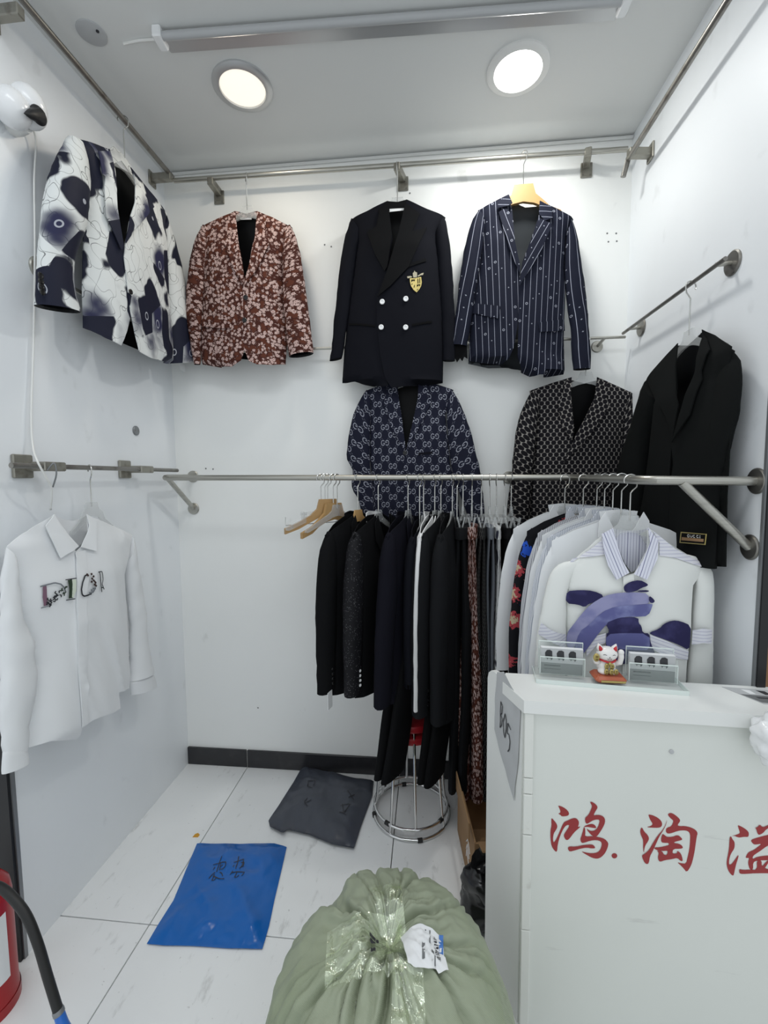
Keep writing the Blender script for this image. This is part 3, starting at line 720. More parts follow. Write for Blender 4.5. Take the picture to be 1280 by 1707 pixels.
# ---- navy double-letter monogram jacket behind
hp = Vector((-.055, 2.085, MZ))
g = Garment('blazer', 'navy blazer with grey interlocked GG pattern below the black blazer', 'jacket', hp, 0, (560, 620, 4.741), 'jackets shown on the walls', .040, .004, 4, .025)
g.body([(480, 60), (360, 100), (235, 150), (270, 320), (270, 700), (290, 900), (310, 1250), (330, 1600), (980, 1600), (985, 1250), (960, 950), (905, 750), (862, 340), (925, 140), (800, 100), (650, 60)])
g.patch('back', [(480, 80), (240, 155), (270, 320), (275, 700), (320, 1550), (970, 1550), (905, 750), (865, 340), (920, 150), (650, 80), (560, 110)], 'lining', 0, .002, dfun=g.backfun)
g.patch('front_panel', [(480, 60), (490, 180), (520, 350), (548, 590), (545, 900), (552, 1250), (560, 1600), (330, 1600), (310, 1250), (290, 900), (270, 700), (270, 320), (232, 152), (360, 100)], 'monogram', 0, .003)
g.patch('front_panel', [(650, 60), (650, 180), (610, 380), (552, 620), (535, 700), (535, 1000), (540, 1300), (550, 1600), (980, 1600), (985, 1250), (960, 950), (905, 750), (862, 340), (928, 142), (800, 100)], 'monogram', .005, .003, uvo=(.02, .01))
g.patch('lapel', [(482, 80), (495, 200), (525, 400), (550, 600), (535, 610), (440, 450), (380, 250), (395, 170), (400, 100)], 'monogram', .010, .003, rot=.35, uvo=(.03, 0))
g.patch('lapel', [(650, 80), (648, 200), (605, 400), (552, 640), (640, 470), (752, 240), (735, 170), (720, 100)], 'monogram', .014, .003, rot=-.4, uvo=(.01, .02))
g.sleeve([(240, 130), (140, 310), (100, 500), (76, 690), (140, 775), (115, 920), (180, 1000), (220, 1200)], [(280, 250), (272, 500), (268, 700), (275, 790), (290, 900), (300, 1050), (310, 1220)], 'monogram', .012, .35, .03)
g.sleeve([(920, 130), (1050, 400), (1110, 650), (1150, 850), (1172, 1060), (1180, 1300)], [(870, 280), (888, 600), (925, 850), (975, 960), (1030, 1100), (1060, 1300)], 'monogram', .012, .35, .03)
g.button((545, 640), 'black_plastic', .010, .008); g.patch('pocket_welt', [(650, 640), (760, 628), (762, 645), (652, 657)], 'wool_navy', .008, .002)
hanger(hp, 0, 'clear', 'clear plastic hanger inside the navy GG blazer', 'hangers on the middle rails', .0065, .125, 'y', .2)

# ---- black and cream lattice jacket
hp = Vector((.705, 2.085, MZ))
g = Garment('blazer', 'black blazer with small cream lattice pattern in the right corner', 'jacket', hp, 0, (830, 400, 2.8444), 'jackets shown on the walls', .055, .005, 5, .035)
g.body([(350, 650), (250, 680), (150, 715), (180, 820), (172, 1000), (155, 1200), (150, 1400), (170, 1600), (560, 1600), (565, 1300), (575, 1100), (598, 850), (635, 730), (560, 690), (470, 650)])
g.patch('back', [(350, 665), (155, 722), (172, 1000), (160, 1560), (555, 1560), (575, 1100), (632, 735), (470, 665), (410, 680)], 'lining', 0, .002, dfun=g.backfun)
g.patch('front_panel', [(350, 650), (345, 720), (355, 820), (362, 900), (345, 1000), (310, 1090), (305, 1300), (310, 1600), (170, 1600), (150, 1400), (155, 1200), (172, 1000), (180, 820), (148, 716), (250, 680)], 'lattice', 0, .003)
g.patch('front_panel', [(470, 650), (460, 740), (420, 830), (370, 920), (325, 1040), (295, 1100), (290, 1300), (295, 1600), (560, 1600), (565, 1300), (575, 1100), (598, 850), (640, 728), (560, 690)], 'lattice', .006, .003, uvo=(.01, .0))
g.patch('lapel', [(350, 660), (345, 740), (358, 890), (345, 960), (300, 860), (285, 780), (310, 730), (315, 680)], 'lattice', .012, .003, rot=.3)
g.patch('lapel', [(472, 660), (455, 760), (372, 925), (310, 1060), (440, 920), (530, 790), (510, 740), (515, 680)], 'lattice', .017, .003, rot=-.45)
g.sleeve([(160, 708), (95, 840), (72, 1000), (62, 1150), (42, 1250), (40, 1330), (60, 1480)], [(200, 770), (175, 1000), (160, 1150), (150, 1300), (148, 1480)], 'lattice', .014)
g.sleeve([(630, 715), (670, 900), (650, 1100), (620, 1300), (610, 1480)], [(590, 780), (575, 1000), (560, 1150), (545, 1300), (540, 1480)], 'lattice', .012, .4)
hanger(Vector((.705, 2.085, MZ)), 0, 'clear', 'clear plastic hanger inside the black lattice blazer', 'hangers on the middle rails', .0065, .150, 'y', .3)

# ---- black velvet jacket on the right wall
hp = Vector((.850, 1.565, 2.152))
g = Garment('blazer', 'black velvet blazer with GUCCI cuff label on the right wall', 'jacket', hp, -math.pi / 2, (830, 400, 2.8444), 'jackets shown on the walls', .055, .004, 6, .02)
g.body([(850, 490), (775, 570), (705, 660), (745, 760), (715, 1000), (690, 1200), (640, 1450), (1078, 1550), (1084, 1200), (1100, 900), (1090, 640), (1120, 520), (1050, 470), (965, 425)])
g.patch('back', [(850, 500), (700, 668), (715, 1000), (650, 1430), (1072, 1525), (1098, 900), (1120, 525), (965, 440), (900, 500)], 'lining', 0, .002, dfun=g.backfun)
lp = g.patch('front_panel', [(850, 490), (838, 560), (848, 700), (850, 800), (825, 950), (812, 1100), (810, 1300), (815, 1500), (640, 1450), (690, 1200), (715, 1000), (745, 760), (702, 664), (775, 570)], 'velvet_dark', 0, .003)
rp = g.patch('front_panel', [(965, 425), (945, 560), (920, 680), (850, 850), (820, 960), (830, 1060), (812, 1200), (808, 1380), (830, 1530), (960, 1545), (1078, 1550), (1084, 1200), (1100, 900), (1090, 640), (1105, 505), (1050, 470)], 'velvet_dark', .006, .003)
g.patch('lapel', [(848, 500), (838, 600), (852, 780), (828, 930), (790, 830), (745, 730), (770, 660), (800, 560)], 'velvet_dark', .012, .004, rot=.3)
g.patch('lapel', [(962, 440), (935, 620), (850, 860), (822, 960), (905, 830), (985, 660), (960, 620), (1000, 520), (985, 455)], 'velvet_dark', .018, .004, rot=-.4)
g.sleeve([(715, 655), (660, 850), (615, 1000), (585, 1150), (565, 1300), (575, 1450)], [(765, 760), (712, 950), (695, 1100), (680, 1300), (680, 1460)], 'velvet_dark', .012)
sl = g.sleeve([(1080, 478), (1150, 560), (1164, 660), (1160, 800), (1128, 960), (1102, 1080), (1094, 1250), (1092, 1562)], [(1010, 640), (950, 900), (890, 1130), (852, 1300), (838, 1505)], 'velvet_dark', -.006, .30, .034, n=30, cuffd=.03)
ff = lambda u, v: .068
lab = g.patch('cuff_label', [(866, 1384), (986, 1394), (980, 1446), (860, 1436)], 'gold', .0, .002, dfun=ff, parent=sl, res=.03, label='small framed cuff label reading GUCCI'); g.patch('label_ground', [(870, 1389), (982, 1398), (977, 1441), (865, 1432)], 'velvet', .0012, 0, dfun=ff, parent=lab, res=.03); g.patch('label_band', [(871, 1409), (975, 1418), (974, 1432), (869, 1424)], 'cardboard', .002, 0, dfun=ff, parent=lab, res=.03)
gl = lambda x, y: ((1120 + x / 18.286 - 830) * 2.8444, (875 + y / 18.286 - 400) * 2.8444)
for st in ([(525, 310), (490, 292), (462, 325), (480, 372), (525, 368), (525, 340), (505, 338)], [(555, 300), (562, 360), (590, 378), (618, 360), (612, 305)], [(690, 318), (655, 312), (640, 345), (660, 385), (700, 380)], [(800, 330), (760, 318), (745, 352), (765, 392), (810, 388)], [(840, 330), (865, 332)], [(852, 332), (850, 396)], [(836, 394), (866, 398)]):
    g.stroke('letter', [gl(*p) for p in st], .0016, 'white_suit', .003, 0, ff, lab)
hanger(hp, -math.pi / 2, 'clear', 'clear plastic hanger inside the black velvet blazer', 'hangers on the middle rails', .0065, .150, 'y', .3)

# ---- white petal jacket on the left wall
hp = Vector((LX, 1.735, LZ))
g = Garment('blazer', 'white blazer with black brushed petals on the left wall', 'jacket', hp, math.pi / 2, (0, 100, 3.162), 'jackets shown on the walls', .060, .006, 7, .03)
g.body([(570, 470), (470, 430), (375, 410), (455, 640), (440, 900), (435, 1200), (440, 1412), (640, 1500), (800, 1572), (890, 1602), (895, 1300), (882, 1000), (870, 880), (872, 800), (790, 690), (690, 570)])
g.patch('back', [(575, 500), (395, 440), (450, 640), (438, 1200), (445, 1400), (640, 1490), (880, 1580), (880, 1000), (868, 810), (690, 600), (640, 570)], 'lining', 0, .002, dfun=g.backfun)
lp = g.patch('front_panel', [(580, 470), (600, 545), (618, 760), (640, 920), (658, 1000), (660, 1060), (678, 1240), (692, 1330), (670, 1430), (640, 1505), (560, 1465), (440, 1412), (435, 1200), (440, 900), (455, 640), (372, 408), (470, 430)], 'petal', 0, .003)
rp = g.patch('front_panel', [(690, 565), (716, 650), (690, 820), (662, 960), (655, 1040), (672, 1180), (690, 1330), (712, 1440), (735, 1535), (800, 1572), (890, 1602), (895, 1300), (882, 1000), (870, 880), (880, 812), (790, 690)], 'petal', .006, .003, uvo=(.35, .2))
g.patch('lapel', [(582, 480), (602, 560), (620, 780), (655, 985), (640, 1000), (560, 820), (515, 620), (540, 600), (520, 480)], 'petal', .013, .003, rot=.2, uvo=(.15, .4))
g.patch('lapel', [(705, 600), (715, 660), (690, 820), (660, 975), (720, 880), (790, 800), (775, 730)], 'petal', .018, .003, rot=-.2, uvo=(.6, .1))
g.patch('collar', [(575, 470), (600, 455), (650, 500), (690, 560), (705, 615), (690, 600), (640, 530), (600, 545)], 'petal', .004, .004, dfun=lambda u, v: .0, uvo=(.2, .7))
sl = g.sleeve([(360, 392), (295, 520), (240, 700), (212, 950), (196, 1288)], [(440, 450), (468, 640), (448, 880), (382, 1040), (372, 1180), (405, 1335)], 'petal', .02, .55, rot=.07)
g.sleeve([(868, 800), (940, 1050), (990, 1350), (1030, 1592)], [(860, 880), (872, 1100), (885, 1350), (895, 1600)], 'petal', .012, .5, rot=.3)
for q in ((212, 1137), (214, 1167), (218, 1193), (222, 1222)): g.button(q, 'black_plastic', .010, .0, sl, .004, dfun=lambda u, v: .045)
for q in ((688, 1222),): g.button(q, 'black_plastic', .010, .010, rp)
MB().box((g.loc((950, 1620))[0], -.02, g.loc((950, 1620))[1]), (.045, .002, .03)).build('tag', MT['paper'], g.e)
hanger(hp, math.pi / 2, 'clear', 'clear plastic hanger inside the white petal blazer', 'hangers on the top rails', .0105, .155, 'y', .4)

# ================================================================== white lettered shirt on the left rail
hp = Vector((SX, 1.487, SZ))
g = Garment('shirt', 'white long-sleeved shirt with dark floral DIOR lettering on the left rail', 'shirt', hp, math.pi / 2, (0, 740, 2.944), 'shirts', .055, .012, 8, .03); g.crisp = .8
g.body([(268, 345), (160, 410), (40, 500), (75, 620), (95, 800), (145, 1000), (160, 1090), (150, 1300), (135, 1492), (370, 1452), (410, 1390), (590, 1300), (625, 1200), (632, 1000), (622, 800), (612, 640), (640, 445), (550, 400), (425, 345)])
g.patch('back', [(275, 360), (50, 505), (140, 800), (185, 1050), (160, 1380), (400, 1330), (630, 1200), (622, 800), (612, 640), (635, 450), (425, 360), (350, 380)], 'cotton_white', 0, .002, dfun=g.backfun)
lp = g.patch('front_panel', [(262, 350), (300, 450), (375, 530), (382, 700), (385, 900), (392, 1150), (405, 1392), (375, 1450), (250, 1458), (190, 1475), (135, 1492), (150, 1300), (160, 1090), (145, 1000), (95, 800), (75, 620), (35, 502), (160, 410)], 'cotton_white', 0, .002)
rp = g.patch('front_panel', [(428, 350), (432, 430), (400, 505), (372, 530), (378, 700), (380, 900), (388, 1150), (405, 1390), (480, 1345), (560, 1318), (592, 1298), (584, 1220), (635, 1198), (632, 1000), (622, 800), (612, 640), (648, 445), (550, 400)], 'cotton_white', .004, .002)
g.patch('placket', [(372, 535), (420, 520), (425, 800), (428, 1100), (432, 1375), (405, 1392), (392, 1150), (386, 900), (380, 700)], 'cotton_white', .0075, .002, parent=rp)
g.patch('collar', [(268, 345), (226, 402), (262, 480), (300, 560), (388, 502), (340, 450), (300, 395)], 'cotton_white', .014, .003)
g.patch('collar', [(427, 345), (476, 372), (474, 450), (475, 526), (400, 506), (430, 440), (440, 400)], 'cotton_white', .014, .003)
g.patch('collar_stand', [(268, 348), (320, 375), (380, 378), (427, 348), (438, 400), (400, 490), (385, 500), (320, 430)], 'cotton_white', .0, .002, dfun=lambda u, v: -.012)
sl = g.sleeve([(30, 505), (0, 800), (2, 1100), (8, 1400), (12, 1520)], [(80, 570), (95, 800), (185, 1080), (152, 1290), (128, 1505)], 'cotton_white', .020, .5, lining='cotton_grey', wr=.010)
g.sleeve([(12, 1500), (12, 1560), (14, 1622)], [(130, 1500), (135, 1530), (140, 1562)], 'cotton_white', .022, .42, lining='cotton_grey', name='cuff', n=8, parent=sl)
sr = g.sleeve([(640, 438), (680, 640), (710, 840), (718, 960), (748, 1120)], [(606, 600), (630, 760), (642, 900), (640, 1040), (640, 1165)], 'cotton_white', .014, .5, lining='cotton_grey', wr=.008)
g.sleeve([(744, 1110), (755, 1150), (762, 1190)], [(640, 1160), (642, 1195), (648, 1232)], 'cotton_white', .016, .4, lining='cotton_grey', name='cuff', n=8, parent=sr)
d_ = lambda x, y: ((50 + x / 9.143) * 2.944, (930 + y / 9.143 - 740) * 2.944)
Q = lambda pts: [d_(*p) for p in pts]
mk('embroidery_violet', rgb(124, 92, 110), .8); mk('embroidery_dark', rgb(38, 40, 46), .8); mk('embroidery_green', rgb(40, 56, 40), .8); mk('embroidery_brown', rgb(58, 38, 36), .8); mk('embroidery_grey', rgb(120, 124, 130), .8); mk('embroidery_pale', rgb(214, 222, 206), .8)
for k in ('violet', 'dark', 'green', 'brown', 'grey', 'pale'): MT['embroidery_' + k] = M['embroidery_' + k].m
g.patch('letter_d', Q([(195, 430), (250, 415), (258, 560), (275, 720), (212, 735), (192, 600)]), 'embroidery_violet', .006, 0, label='violet stem of the letter D')
g.stroke('letter_d', Q([(155, 438), (250, 412), (380, 380), (470, 400), (520, 450), (545, 520)]), .0045, 'embroidery_grey', .007)
g.stroke('letter_d', Q([(165, 765), (300, 730)]), .003, 'embroidery_grey', .007)
rr = random.Random(5)
for i in range(26):
    t = i / 25; x = 250 + t * 290 + rr.uniform(-25, 25); y = 710 - t * 230 + rr.uniform(-45, 30); a = rr.uniform(0, 6.28)
    g.stroke('floral_stitch', Q([(x, y), (x + 30 * math.cos(a), y + 30 * math.sin(a)), (x + 45 * math.cos(a + .8), y + 45 * math.sin(a + .8))]), .0035, 'embroidery_dark' if i < 20 else 'embroidery_green', .0085)
g.patch('letter_i', Q([(645, 330), (705, 325), (705, 500), (660, 610), (640, 600)]), 'embroidery_pale', .008, 0); g.patch('letter_i', Q([(575, 340), (640, 325), (650, 470), (660, 610), (590, 620), (600, 480)]), 'embroidery_green', .008, 0)
g.stroke('letter_i', Q([(540, 335), (710, 308)]), .003, 'embroidery_dark', .009); g.stroke('letter_i', Q([(550, 645), (690, 622)]), .003, 'embroidery_dark', .009)
g.stroke('letter_o', Q([(880, 255), (840, 270), (805, 370), (785, 480), (795, 560), (825, 585), (880, 570), (940, 545)]), .005, 'embroidery_dark', .012)
for i in range(22):
    t = i / 21; x = 890 + math.sin(t * 2.9) * 110 + rr.uniform(-28, 28); y = 255 + t * 280 + rr.uniform(-18, 18); a = rr.uniform(0, 6.28)
    g.stroke('floral_stitch', Q([(x, y), (x + 28 * math.cos(a), y + 28 * math.sin(a))]), .007, 'embroidery_brown' if t < .65 else 'embroidery_grey', .0125)
for st in ([(1060, 215), (1075, 350), (1095, 520)], [(1040, 218), (1095, 205), (1115, 330), (1100, 400)], [(1100, 400), (1130, 480)], [(1085, 450), (1120, 455)]): g.stroke('letter_r', Q(st), .0035, 'embroidery_dark', .012)
hanger(hp, math.pi / 2, 'clear', 'clear plastic hanger inside the white lettered shirt', 'hangers on the left rail', .0085, .130, 'y', -.6, span=.10)

# ================================================================== the row on the main rail
def railz(x): return HZ + .005 - .011 * (x + 1.17) / 1.72
def row_jacket(hx, rz, mat, label, name='blazer', side='lining', seed=0, drop=.145, L=.73, sw=.225, hang='clear', hl='', hmat=None, collar=None, buttons=None, tag=False, sleeve_mat=None, hy=HY, depth=.05, hem=.225, bend=0.0, slim=.055):
    """jacket seen end-on: local +X points away from the camera"""
    hp = Vector((hx, hy, railz(hx)))
    g = Garment(name, label, 'jacket', hp, rz, None, 'jackets in the row on the main rail', depth, .006, seed, .045)
    z0 = -drop - .015
    k = sw / .205
    g.body([(-.065, z0), (-.14 * k, z0 - .035), (-.195 * k, z0 - .07), (-.205 * k, z0 - .28), (-.195 * k, z0 - .44), (-hem, z0 - L), (hem * .9, z0 - L), (.195 * k, z0 - .44), (.205 * k, z0 - .28), (.195 * k, z0 - .07), (.14 * k, z0 - .035), (.065, z0)])
    O = g.out
    g.patch('back', [O[11], O[0], O[1], O[2], O[3], O[4], O[5], (0, z0 - L - .01), O[6], O[7], O[8], O[9], O[10]], mat, 0, .003, dfun=g.backfun, res=.025)
    for s in (-1, 1):
        P = [(s * .06, z0), (s * .14 * k, z0 - .035), (s * .2 * k, z0 - .07), (s * .205 * k, z0 - .28), (s * .195 * k, z0 - .44), (s * hem * (1 if s < 0 else .9), z0 - L), (s * .05, z0 - L - .01), (-.01, z0 - L + .06), (-.01, z0 - .30), (s * .02, z0 - .2)]
        g.patch('front_panel', P, mat, .004 if s > 0 else 0, .003, res=.025)
        g.patch('lapel', [(s * .06, z0), (s * .09, z0 - .03), (s * .105, z0 - .10), (s * .085, z0 - .14), (-.005, z0 - .29), (s * .02, z0 - .2)], mat, .012, .003, res=.025)
        sm = sleeve_mat or mat; q = s * k; b = bend if s < 0 else 0
        sl = g.sleeve([(q * .185, z0 - .052), (q * .222, z0 - .12), (q * .245, z0 - .30), (q * .252 - b, z0 - .45), (q * .25 - 2 * b, z0 - L + .02)] if True else None, [(q * .15, z0 - .10), (q * .145, z0 - .2), (q * .15, z0 - .32), (q * .158 - b, z0 - .45), (q * .168 - 2 * b, z0 - L + .03)], sm, .0, .70, slim, side, n=18, seg=14)
        if s < 0 and buttons:
            for i in range(4): MB().lathe((q * .205 - 2 * b, -.030, z0 - L + .06 + i * .02), [(.006, 0), (.006, .004), (.004, .005)], 10, axis=(-.2, -1, 0)).build('button', MT[buttons], sl)
        if s < 0 and tag: MB().box((q * .225, -.034, z0 - L + .0), (.035, .002, .07), rz=.2).build('tag', MT['paper'], g.e, label='white paper swing tag')
    cm = collar or mat
    cp = [(-.072, z0 - .03), (-.062, z0 + .006), (0, z0 + .014), (.062, z0 + .006), (.072, z0 - .03), (0, z0 - .038)]
    g.patch('collar', cp, cm, .0, .004, dfun=lambda u, v: -.012 - .03 * max(0, 1 - (u / .08) ** 2), res=.02)
    hanger(hp, rz, hang, hl, 'hangers on the main rail', HR, drop, 'x', span=.17, mat=hmat)
    return g
PI = math.pi
def face(deg): return math.radians(90 + deg)      # 90: arms point straight at the back wall; more: near arm swings to the left
row_jacket(-.305, face(-28), 'wool_black', 'plain black jacket with a swing tag, first in the row on the rail', seed=11, hl='clear hanger with golden neck in the first black jacket of the row', hmat='wood', hang='clear', buttons='black_plastic', tag=True)
row_jacket(-.215, face(-22), 'wool_black', 'black jacket with glittery sleeve and four cuff buttons, second in the row', seed=12, hl='clear hanger in the glittery-sleeved black jacket', sleeve_mat='sparkle', buttons='white_gloss', collar='white_suit')
row_jacket(-.085, face(-20), 'wool_navy', 'blackish navy jacket, third in the row on the rail', seed=13, hl='clear hanger in the third dark jacket of the row', bend=.02, L=.75)
g5 = row_jacket(-.018, face(-15), 'wool_ink', 'dark jacket set low on a big clear arched hanger in the row', seed=14, hl='big clear arched hanger in the middle of the row', drop=.165, sw=.19, L=.66, depth=.035)
row_jacket(.030, face(-17), 'white_suit', 'slim white jacket between the black ones in the row', seed=15, hl='clear hanger in the slim white jacket', depth=.015, slim=.014, L=.77, side='cotton_grey')
row_jacket(.056, face(-22), 'wool_charcoal', 'charcoal black jacket with smooth back next to the white one', seed=16, hl='clear hanger in the charcoal jacket next to the white one', L=.80, buttons='black_plastic', hem=.22)
row_jacket(.105, face(-16), 'wool_charcoal', 'long charcoal black jacket, last of the jackets in the row', seed=17, hl='clear hanger in the last charcoal jacket of the row', L=.82, drop=.148)

def trousers(hx, rz, mat, label, hl, L=1.12, top=.205, hw=.115, hd=.016, seed=0, hy=HY, taper=.9, swing=0.0, flare=0.0, hang=True, zoff=0.0, cat_group='trousers in the row on the main rail'):
    hp = Vector((hx, hy, railz(hx))); e = empty('trousers', hp, (0, 0, rz), label, 'trousers', cat_group)
    n = 22; seg = 16; rnd = seed * 3.7
    for s in (-1, 1):                                                     # two legs lying against each other
        vs = []; fs = []; uv = []
        for i in range(n):
            t = i / (n - 1); z = -top - .04 - (L - .04) * t + zoff; w_ = hw * (1 - (1 - taper) * t) * (1 + .05 * noise.noise(Vector((rnd, t * 4, s)))); d = hd * (.55 + .5 * min(1, t * 3) + flare * t)
            cx_ = swing * t ** 1.15 + .012 * noise.noise(Vector((t * 3, rnd, 2))); cy = s * d * .9 + .010 * noise.noise(Vector((t * 3.3, rnd + 4, s)))
            for j in range(seg):
                a = 2 * PI * j / seg; ca, sa = math.cos(a), math.sin(a)
                vs.append((cx_ + w_ * math.copysign(abs(ca) ** .8, ca), cy + d * math.copysign(abs(sa) ** .8, sa), z)); uv.append((a / (2 * PI) * w_ * 4 + s * .17, z))
        for i in range(n - 1):
            for j in range(seg): fs.append((i * seg + j, (i + 1) * seg + j, (i + 1) * seg + (j + 1) % seg, i * seg + (j + 1) % seg))
        fs.append(tuple(range(seg))); fs.append(tuple((n - 1) * seg + j for j in range(seg - 1, -1, -1)))
        MB().add(vs, fs, uv).build('leg', MT[mat], e, smooth=1.0)
    b = MB(); vs = []; fs = []; uv = []
    for i, (z, k) in enumerate(((-top + zoff, .96), (-top - .02 + zoff, 1.03), (-top - .045 + zoff, 1.04))):
        for j in range(seg):
            a = 2 * PI * j / seg; vs.append((hw * k * math.cos(a), (hd * 1.7) * k * math.sin(a), z)); uv.append((a / (2 * PI) * hw * 4, z))
    for i in range(2):
        for j in range(seg): fs.append((i * seg + j, (i + 1) * seg + j, (i + 1) * seg + (j + 1) % seg, i * seg + (j + 1) % seg))
    fs.append(tuple(range(seg))); b.add(vs, fs, uv).build('waistband', MT[mat], e, smooth=.7)
    if hang: hanger(hp, rz, 'clip', hl, 'trouser hangers on the main rail', HR, top - .075, 'x')
    return e
trousers(.150, face(-9), 'wool_charcoal', 'long black trousers hanging beside the floral ones', 'clear clip hanger of the long black trousers', seed=1, L=1.10, swing=-.06, hw=.135, hd=.022)
trousers(.188, face(-6), 'floral', 'brown and pink floral trousers in the row', 'clear clip hanger of the floral trousers', seed=2, L=1.15, hw=.125, hd=.0165, swing=-.04, flare=.9)
trousers(.228, face(-4), 'lattice_dark', 'dark lattice-patterned trousers next to the floral ones', 'clear clip hanger of the dark lattice trousers', seed=3, L=1.16, hd=.012, swing=-.02, flare=1.1)
trousers(.262, face(-3), 'grey_trouser', 'plain grey trousers between patterned ones', 'clear clip hanger of the grey trousers', seed=4, L=1.08, hd=.010)
trousers(.290, face(-2), 'petal_leg', 'white trousers with thin black lines in the row', 'clear clip hanger of the white lined trousers', seed=5, L=1.08, hd=.009)
trousers(.325, face(2), 'wool_black', 'black trousers just left of the hanging shirts', 'first clip hanger of two left of the shirts', seed=6, L=1.08, hd=.012)
trousers(.352, face(4), 'wool_ink', 'ink black trousers nearest the hanging shirts', 'second clip hanger of two left of the shirts', seed=7, L=1.06, hd=.012)
trousers(-.035, face(-30), 'wool_black', 'black trousers hanging under the jackets above the chrome stools, left pair', 'clear clip hanger of the left black trousers under the jackets', seed=8, L=.90, top=.30, hw=.085, hd=.02, hy=HY, swing=-.24)
trousers(.125, face(-28), 'velvet', 'black trousers hanging under the jackets above the chrome stools, right pair', 'clear clip hanger of the right black trousers under the jackets', seed=9, L=.90, top=.30, hw=.085, hd=.02, hy=HY, swing=-.24)

# empty hangers at the left end of the row
for x, deg, kind, lab, dr, sp in ((-.452, -45, 'clear', 'empty clear plastic hanger in front of the wooden ones', .115, .19), (-.440, -52, 'wood', 'empty wooden hanger seen broadside near the rail end', .100, .20), (-.415, -40, 'wood', 'empty wooden hanger with brown arms behind the clear one', .118, .17), (-.398, -35, 'clear', 'empty clear plastic hanger against the first black jacket', .122, .18)):
    hanger(Vector((x, HY, railz(x))), face(deg), kind, lab, 'empty hangers on the main rail', HR, dr, 'x', span=sp, mat='wood_dark' if kind == 'wood' else None)
e = hanger(Vector((-.470, HY, railz(-.470))), face(-48), 'clip', 'empty trouser hanger with two clips and a wire bar', 'empty hangers on the main rail', HR, .115, 'x')
MB().tube([(-.17, 0, -.165), (-.17, 0, -.20), (.17, 0, -.20), (.17, 0, -.165)], .002, 6).build('wire_bar', MT['hook'], e)

# ================================================================== shirts on the forward part of the rail
def row_shirt(y, mat, label, hl, seed, dx=0.0, rz=0.0, collar=None, drop=.115, L=.74, sleeve_mat=None, sw=.225, depth=.018, placket=None):
    hp = Vector((GX + dx, y, HZ - .010)); g = Garment('shirt', label, 'shirt', hp, rz, None, 'shirts on the forward rail', depth, .005, seed, .012)
    z0 = -drop - .02; k = sw / .225
    g.body([(-.07, z0), (-.15 * k, z0 - .03), (-.215 * k, z0 - .065), (-.225 * k, z0 - .28), (-.23, z0 - L), (.23, z0 - L), (.225 * k, z0 - .28), (.215 * k, z0 - .065), (.15 * k, z0 - .03), (.07, z0)])
    O = g.out
    g.patch('back', O, mat, 0, .002, dfun=g.backfun, res=.03)
    for s in (-1, 1):
        g.patch('front_panel', [(s * .06, z0), (s * .15 * k, z0 - .03), (s * .22 * k, z0 - .065), (s * .225 * k, z0 - .28), (s * .23, z0 - L), (-.008 * s, z0 - L), (-.008 * s, z0 - .06), (s * .03, z0 - .045)], mat, .003 if s > 0 else 0, .002, res=.03)
        g.patch('collar', [(s * .06, z0 + .028), (s * .078, z0 + .0), (s * .082, z0 - .05), (s * .06, z0 - .085), (s * .008, z0 - .055), (s * .035, z0 - .02)], collar or mat, .012, .003, res=.02)
        g.sleeve([(s * .205 * k, z0 - .048), (s * .25 * k, z0 - .15), (s * .275 * k, z0 - .32), (s * .285 * k, z0 - .50), (s * .28 * k, z0 - .64)], [(s * .16 * k, z0 - .10), (s * .17 * k, z0 - .2), (s * .185 * k, z0 - .34), (s * .20 * k, z0 - .50), (s * .21 * k, z0 - .64)], sleeve_mat or mat, -.002, .30, .020, 'cotton_grey', n=16, seg=12)
    g.patch('collar_stand', [(-.062, z0 + .028), (0, z0 + .034), (.062, z0 + .028), (.05, z0 - .03), (0, z0 - .045), (-.05, z0 - .03)], collar or mat, 0, .002, dfun=lambda u, v: -.016, res=.02)
    hanger(hp, rz, 'clear', hl, 'shirt hangers on the forward rail', HR, drop, 'x', span=.12)
    return g
row_shirt(1.83, 'cotton_white', 'plain white shirt with a raised collar, deepest of the hanging shirts', 'clear hanger in the deepest white shirt', 31, -.055, .25, collar='cotton_white')
row_shirt(1.745, 'flower_dark', 'black shirt with red and blue flowers among the hanging shirts', 'clear hanger in the black flowered shirt', 32, -.012, .16, collar='stripe_blue')
row_shirt(1.675, 'stripe_grey', 'shirt with fine grey stripes behind the white ones', 'clear hanger in the fine grey striped shirt', 33, .012, .14, collar='stripe_blue')
row_shirt(1.605, 'cotton_white', 'white shirt second behind the brush-print shirt', 'clear hanger in the second white shirt', 34, .012, .12)
row_shirt(1.535, 'stripe_blue', 'pale blue striped shirt behind the brush-print shirt', 'clear hanger in the pale blue striped shirt', 35, .012, .10)
row_shirt(1.47, 'cotton_white', 'white shirt directly behind the brush-print shirt', 'clear hanger in the white shirt directly behind', 36, .012, .08)

